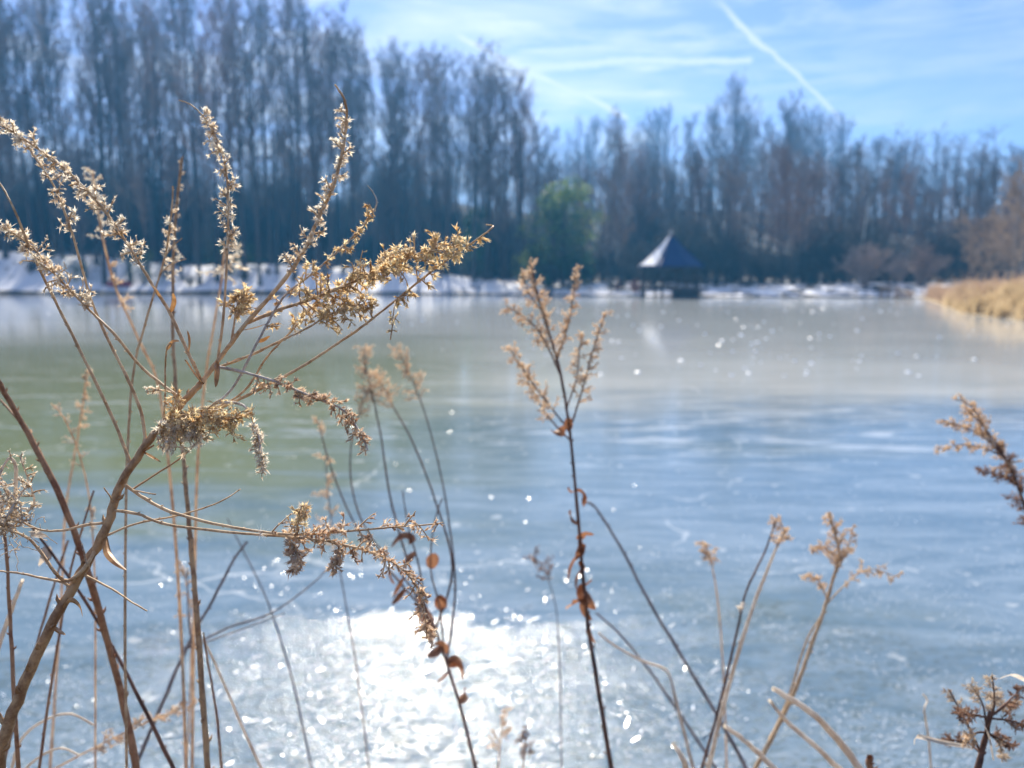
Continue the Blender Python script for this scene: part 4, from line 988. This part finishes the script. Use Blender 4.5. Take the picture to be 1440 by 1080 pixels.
def curly():
    r = random.Random(40); c = curve([(-40, 1085), (-36, 900), (-20, 780), (5, 735), (25, 720)], .5, .5, 5); low = grow_root(c[0], c[1])
    pl = Plant('curly_plant', 'pale curly fluffy dried plant at the left edge below the goldenrod', 'plant', low[0]); mb = MB(); stem_tube(mb, catmull(low + [c[0]], 3)[:-1] + c, PX * 4, PX * 2, 7, True, r); st = pl.b(mb, 'stem', M['twig'])
    for i in range(7):
        x0, y0 = r.uniform(-10, 30), r.uniform(700, 770); cc = curve([(5, 745), (x0, y0), (x0 + r.uniform(-10, 40), y0 - r.uniform(-20, 60)), (x0 + r.uniform(-20, 45), y0 - r.uniform(10, 90))], .5, .5 + r.uniform(-.02, .02), 5, .01, r)
        mb = MB(); stem_tube(mb, cc, PX * 2, PX * 1, 5, True, r); br = pl.b(mb, 'branch', M['straw']); racemes(pl, br, cc, .2, 1, 12, PX * 24, PX * 5, M['cream'], r, (3, 5), 12, .1, .2)
    mb = MB()
    for i in range(26):
        p = P(r.uniform(-5, 55), r.uniform(690, 780), .5); q = [p]
        d = rv(r)
        for s_ in range(6): d = (d + rv(r) * .8).normalized(); q.append(q[-1] + d * PX * 7)
        mb.tube(q, PX * .6, 3)
    pl.b(mb, 'tendril', M['straw'], st)
    for x, y, h in ((18, 650, 60),):
        cc = curve([(20, 735), (22, 690), (22, 655), (12, 645), (0, 668)], .5, .49, 5); mb = MB(); stem_tube(mb, cc, PX * 3, PX * 1.4, 6, True, r); br = pl.b(mb, 'branch', M['straw']); racemes(pl, br, cc, .2, 1, 5, PX * 24, PX * 4, M['cream'], r, (2, 4), 12, 0, .4)
curly()
# --- middle
stalk('arching_plant', 'dark stem with rust leaves and four arching wands in the middle left', [(670, 1085), (652, 1012), (632, 945), (612, 885), (600, 862)], .88, .92, 4.0, 'dark_stem', seed=30,
      extra=[([(600, 862), (548, 802), (502, 742), (468, 665), (446, 590)], .92, 1.1, 2.4, [(.9, 1, 4, 20, 9, 'plume', 0)]),
             ([(600, 862), (572, 785), (548, 695), (535, 610), (520, 540), (508, 490)], .92, 1.15, 2.6, [(.75, 1, 26, 38, 9, 'plume', 0)]),
             ([(612, 885), (636, 800), (612, 705), (580, 622), (552, 570), (530, 525)], .92, 1.15, 2.4, [(.8, 1, 16, 34, 9, 'plume', 0)]),
             ([(628, 930), (640, 830), (632, 740), (616, 650), (592, 565), (560, 492)], .92, 1.15, 2.4, [(.8, 1, 22, 34, 9, 'plume', 0)]),
             ([(600, 862), (560, 800), (515, 745), (494, 680), (496, 610), (518, 545)], .92, 1.1, 2.2, [(.85, 1, 10, 28, 9, 'plume', 0)]),
             ([(625, 920), (620, 860), (606, 800), (610, 740), (622, 700)], .9, .9, 2.0, []), ([(600, 862), (590, 800), (574, 740), (566, 690)], .92, .95, 2.2, [])],
      leaves=[(600, 862, 34, 265, 11, 'redleaf'), (596, 850, 30, 230, 10, 'redleaf'), (574, 812, 26, 255, 9, 'redleaf'), (560, 830, 24, 250, 8, 'redleaf'), (612, 800, 28, 70, 9, 'redleaf'), (576, 760, 30, 100, 9, 'redleaf'),
              (628, 938, 26, 40, 9, 'redleaf'), (630, 950, 26, 240, 8, 'redleaf'), (632, 860, 28, 110, 9, 'redleaf'), (540, 812, 18, 280, 7, 'redleaf'), (590, 825, 24, 200, 9, 'redleaf'), (645, 978, 24, 20, 8, 'redleaf'),
              (620, 925, 24, 80, 8, 'redleaf'), (568, 920, 26, 250, 7, 'redleaf'), (588, 780, 22, 200, 8, 'redleaf')])
stalk('plumed_plant', 'dark upright stem with rust leaves and a spreading tan plume, centre of the picture', [(860, 1085), (848, 1010), (838, 950), (827, 880), (817, 780), (808, 670), (799, 590), (786, 515), (768, 455), (752, 400), (748, 372)], .86, .86, 4.6, 'dark_stem', seed=31, taper=.35,
      plumes=[(.8, 1, 30, 26, 8, 'plume', 0)],
      extra=[([(802, 612), (770, 570), (742, 530), (716, 488)], .86, .84, 1.8, [(.2, 1, 24, 24, 8, 'plume', 0)]), ([(804, 620), (775, 590), (755, 560), (735, 520)], .87, .9, 1.8, [(.3, 1, 16, 20, 8, 'plume', 0)]),
             ([(803, 610), (820, 550), (835, 490), (852, 440)], .86, .88, 1.8, [(.2, 1, 24, 22, 8, 'plume', 0)]), ([(790, 535), (765, 480), (742, 450), (712, 430)], .86, .84, 1.8, [(.3, 1, 18, 20, 8, 'plume', 0)]),
             ([(785, 510), (800, 460), (806, 420), (809, 376)], .86, .87, 1.8, [(.2, 1, 22, 16, 8, 'plume', 0)]), ([(797, 580), (812, 530), (815, 490), (822, 470)], .86, .9, 1.6, [(.2, 1, 14, 22, 8, 'plume', 0)]),
             ([(775, 480), (762, 440), (745, 415), (733, 385)], .86, .88, 1.5, [(.2, 1, 14, 18, 8, 'plume', 0)])],
      leaves=[(798, 598, 26, 245, 7, 'redleaf'), (800, 602, 24, 120, 7, 'redleaf'), (810, 682, 20, 20, 5, 'redleaf'), (812, 690, 16, 200, 5, 'redleaf'), (815, 740, 26, 150, 8, 'redleaf'), (817, 760, 24, 100, 8, 'redleaf'), (816, 770, 24, 40, 7, 'redleaf'),
              (818, 790, 34, 215, 8, 'redleaf'), (818, 800, 30, 230, 8, 'redleaf'), (820, 815, 34, 245, 9, 'redleaf'), (821, 835, 30, 200, 8, 'redleaf'), (820, 800, 20, 60, 7, 'redleaf'), (822, 845, 26, 255, 10, 'redleaf'), (824, 830, 18, 30, 7, 'redleaf'), (816, 750, 28, 250, 8, 'redleaf'), (827, 880, 20, 240, 6, 'redleaf')])
stalk('slim_stalk', 'long faint grey stalk slanting down right from the centre plumed plant', [(1052, 1085), (1008, 1005), (960, 925), (915, 850), (870, 765), (838, 715), (822, 705)], 1.35, 1.4, 4.0, 'slate_stem', taper=.5, seed=32)
stalk('slim_stalk', 'second faint grey stalk below the long slanting one', [(1010, 1085), (960, 1010), (915, 945), (870, 890), (838, 862)], 1.4, 1.4, 3.2, 'slate_stem', seed=33)
stalk('bent_straw', 'bent pale straw stem kinked at its top, right of centre', [(976, 1085), (962, 1030), (948, 975), (936, 942), (900, 928), (860, 905), (842, 890)], 1.0, 1.1, 3.8, 'straw', nodes=False, seed=34)
stalk('seedy_stalk', 'faint pinkish stalk with blurred tufts left of the centre bottom', [(520, 1090), (500, 930), (474, 780), (462, 700), (458, 640)], 1.5, 1.5, 1.8, 'slate_stem', seed=35, plumes=[(.7, 1, 9, 30, 10, 'plume', 0)])
stalk('seedy_stalk', 'tiny blurred brown tuft floating low right of the glare', [(700, 1090), (704, 1040), (708, 1000)], 1.3, 1.3, 1.6, 'plume', seed=36, plumes=[(.3, 1, 7, 24, 9, 'plume', 0)])
stalk('seedy_stalk', 'small blurred tuft at the bottom between glare and centre plant', [(735, 1090), (738, 1050), (742, 1030)], 1.3, 1.3, 1.6, 'plume_dark', seed=37, plumes=[(.3, 1, 6, 18, 9, 'plume_dark', 0)])
stalk('seedy_stalk', 'very faint twiggy tuft over the ice between the arching and centre plants', [(790, 1090), (786, 900), (776, 830), (760, 795), (750, 780)], 1.7, 1.7, 1.3, 'slate_stem', seed=38, plumes=[(.85, 1, 8, 30, 8, 'plume_dark', 0)])
# --- right
stalk('tall_stalk', 'pale beige leaning stalk with a small dried tip, right of centre', [(994, 1090), (1018, 990), (1042, 905), (1068, 830), (1090, 775), (1104, 745)], 1.0, 1.0, 5.2, 'straw', taper=.4, seed=50, plumes=[(.92, 1, 8, 20, 9, 'plume', 0)])
stalk('slim_stalk', 'thin darker stalk leaning beside the pale beige one', [(984, 1090), (1012, 990), (1036, 890), (1050, 830), (1076, 775), (1092, 728)], 1.05, 1.1, 3.0, 'dark_stem', taper=.5, seed=51, plumes=[(.94, 1, 5, 16, 8, 'plume', 0)], leaves=[(1046, 860, 26, 120, 6, 'straw')])
stalk('plumed_plant', 'brown leaning stem with a tan flower plume in the right lower part', [(1060, 1085), (1092, 1025), (1120, 965), (1142, 905), (1158, 860), (1170, 820), (1180, 780), (1172, 745), (1166, 720)], .95, .95, 4.6, 'twig', taper=.4, seed=52,
      plumes=[(.78, .97, 20, 26, 9, 'plume', 0)], extra=[([(1160, 850), (1195, 815), (1225, 800), (1262, 812)], .95, .98, 1.5, [(.3, 1, 12, 17, 8, 'plume', 0)]), ([(1172, 810), (1190, 775), (1200, 740)], .95, .95, 1.5, [(.2, 1, 10, 14, 8, 'plume', 0)]),
             ([(1164, 845), (1150, 815), (1134, 812)], .95, .93, 1.4, [(.2, 1, 9, 12, 8, 'plume', 0)]), ([(1060, 1060), (1100, 985), (1130, 905), (1156, 865)], 1.0, .97, 2.4, []), ([(1175, 790), (1158, 770), (1140, 770)], .95, .93, 1.3, [(.2, 1, 8, 14, 8, 'plume', 0)])])
stalk('seedy_stalk', 'faint stalk with a small round tan tuft between centre and right plumes', [(1022, 1090), (1018, 960), (1010, 850), (1000, 790), (990, 765)], 1.4, 1.4, 2.0, 'plume', seed=53, plumes=[(.9, 1, 9, 18, 9, 'plume', 0)])
stalk('reed_stalk', 'upper broad pale reed blade slanting down right at the bottom', [(1215, 1090), (1178, 1040), (1138, 1000), (1086, 968)], .95, .95, 5.5, 'straw', nodes=False, seed=54)
stalk('reed_stalk', 'lower pale reed blade under the upper slanting one', [(1196, 1098), (1150, 1052), (1110, 1018), (1082, 985)], .97, .97, 4.0, 'straw', nodes=False, seed=55)
stalk('reed_stalk', 'short pale reed blade crossing the foot of the leaning stalks', [(1102, 1095), (1070, 1062), (1040, 1036), (1018, 1020)], .95, .95, 4.4, 'straw', nodes=False, seed=56)
stalk('reed_stalk', 'short curved straw stub at the bottom below the bent stem', [(968, 1092), (960, 1066), (946, 1044)], .85, .85, 4.6, 'straw', nodes=False, seed=57)
stalk('reed_stub', 'short brown broken reed stub at the bottom edge', [(1224, 1092), (1223, 1078), (1223, 1064)], .85, .85, 6, 'red_stem', seed=58, taper=.95)
stalk('plumed_plant', 'dark brown feathery plume leaning in from the right edge', [(1500, 900), (1470, 790), (1444, 720), (1428, 675), (1408, 635), (1385, 602), (1362, 578)], .95, .9, 3.2, 'dark_stem', taper=.35, seed=59,
      plumes=[(.42, .8, 44, 24, 8, 'plume_dark', 0), (.66, 1, 30, 26, 8, 'plume', 0)], extra=[([(1412, 640), (1380, 628), (1350, 625), (1318, 632)], .9, .9, 1.4, [(.2, 1, 18, 12, 7, 'plume', 0)]), ([(1408, 636), (1375, 610), (1345, 598), (1326, 590)], .9, .9, 1.4, [(.2, 1, 20, 14, 7, 'plume', 0)]),
             ([(1430, 680), (1405, 668), (1378, 662)], .92, .92, 1.4, [(.2, 1, 14, 12, 7, 'plume_dark', 0)]), ([(1400, 625), (1380, 590), (1365, 570), (1345, 562)], .9, .9, 1.3, [(.2, 1, 14, 12, 7, 'plume', 0)])])
def corner_bush():
    r = random.Random(61); c = curve([(1372, 1090), (1380, 1060), (1388, 1030), (1392, 1000)], .8, .8, 4); low = grow_root(c[0], c[1])
    pl = Plant('twiggy_bush', 'brown twiggy dried bush with seed clumps in the lower right corner', 'bush', low[0]); mb = MB(); px = .8 / F; stem_tube(mb, catmull(low + [c[0]], 3)[:-1] + c, px * 6, px * 3, 7, True, r); pl.b(mb, 'stem', M['dark_stem'])
    for ex, ey in ((1335, 970), (1365, 962), (1400, 975), (1432, 990), (1445, 1020), (1425, 1050), (1345, 1010), (1330, 1040), (1395, 950), (1440, 965), (1360, 1045), (1410, 1070)):
        sx, sy = r.choice([(1380, 1060), (1388, 1030), (1390, 1010)]); d = r.uniform(.76, .86); cc = curve([(sx, sy), ((sx + ex) / 2 + r.uniform(-8, 8), (sy + ey) / 2 + r.uniform(-8, 4)), (ex, ey)], .8, d, 5, .01, r)
        mb = MB(); stem_tube(mb, cc, px * 1.8, px * .9, 5, True, r); br = pl.b(mb, 'branch', M['dark_stem']); plume(pl, br, cc, .4, 1, 9, px * 13, px * 9, M[r.choice(['plume_dark', 'plume', 'plume_pale'])], r)
    for p2 in ([(1365, 1050), (1330, 1044), (1292, 1036), (1286, 1048)], [(1398, 1070), (1392, 1035), (1380, 1012)], [(1450, 962), (1425, 950), (1405, 955)]):
        mb = MB(); blade(mb, curve(p2, .8, .78, 5), px * 3.5, r); pl.b(mb, 'leaf', M['straw'])
corner_bush()
stalk('straw_curl', 'small pale curled straw tip left of the corner bush', [(1310, 1092), (1306, 1040), (1300, 1000), (1304, 985), (1298, 976)], 1.0, 1.0, 2.4, 'straw', nodes=False, seed=62)

# ------------------------------------------------------------------ haze
def haze():
    mb = MB(); mb.box((0, 20, 37), 660, 660, 39.5)
    m = bpy.data.materials.new('haze'); m.use_nodes = True; k = NT(m.node_tree); k.n.clear(); out = k.new('ShaderNodeOutputMaterial')
    v = k.new('ShaderNodeVolumePrincipled'); v.inputs['Color'].default_value = (.09, .45, .96, 1); v.inputs['Density'].default_value = .0010; v.inputs['Anisotropy'].default_value = .35
    k.l.new(v.outputs[0], out.inputs['Volume'])
    o = mb.build('haze', m, smooth=False); tag(o, 'thin blue morning haze over the pond', 'haze', kind='stuff')
haze()
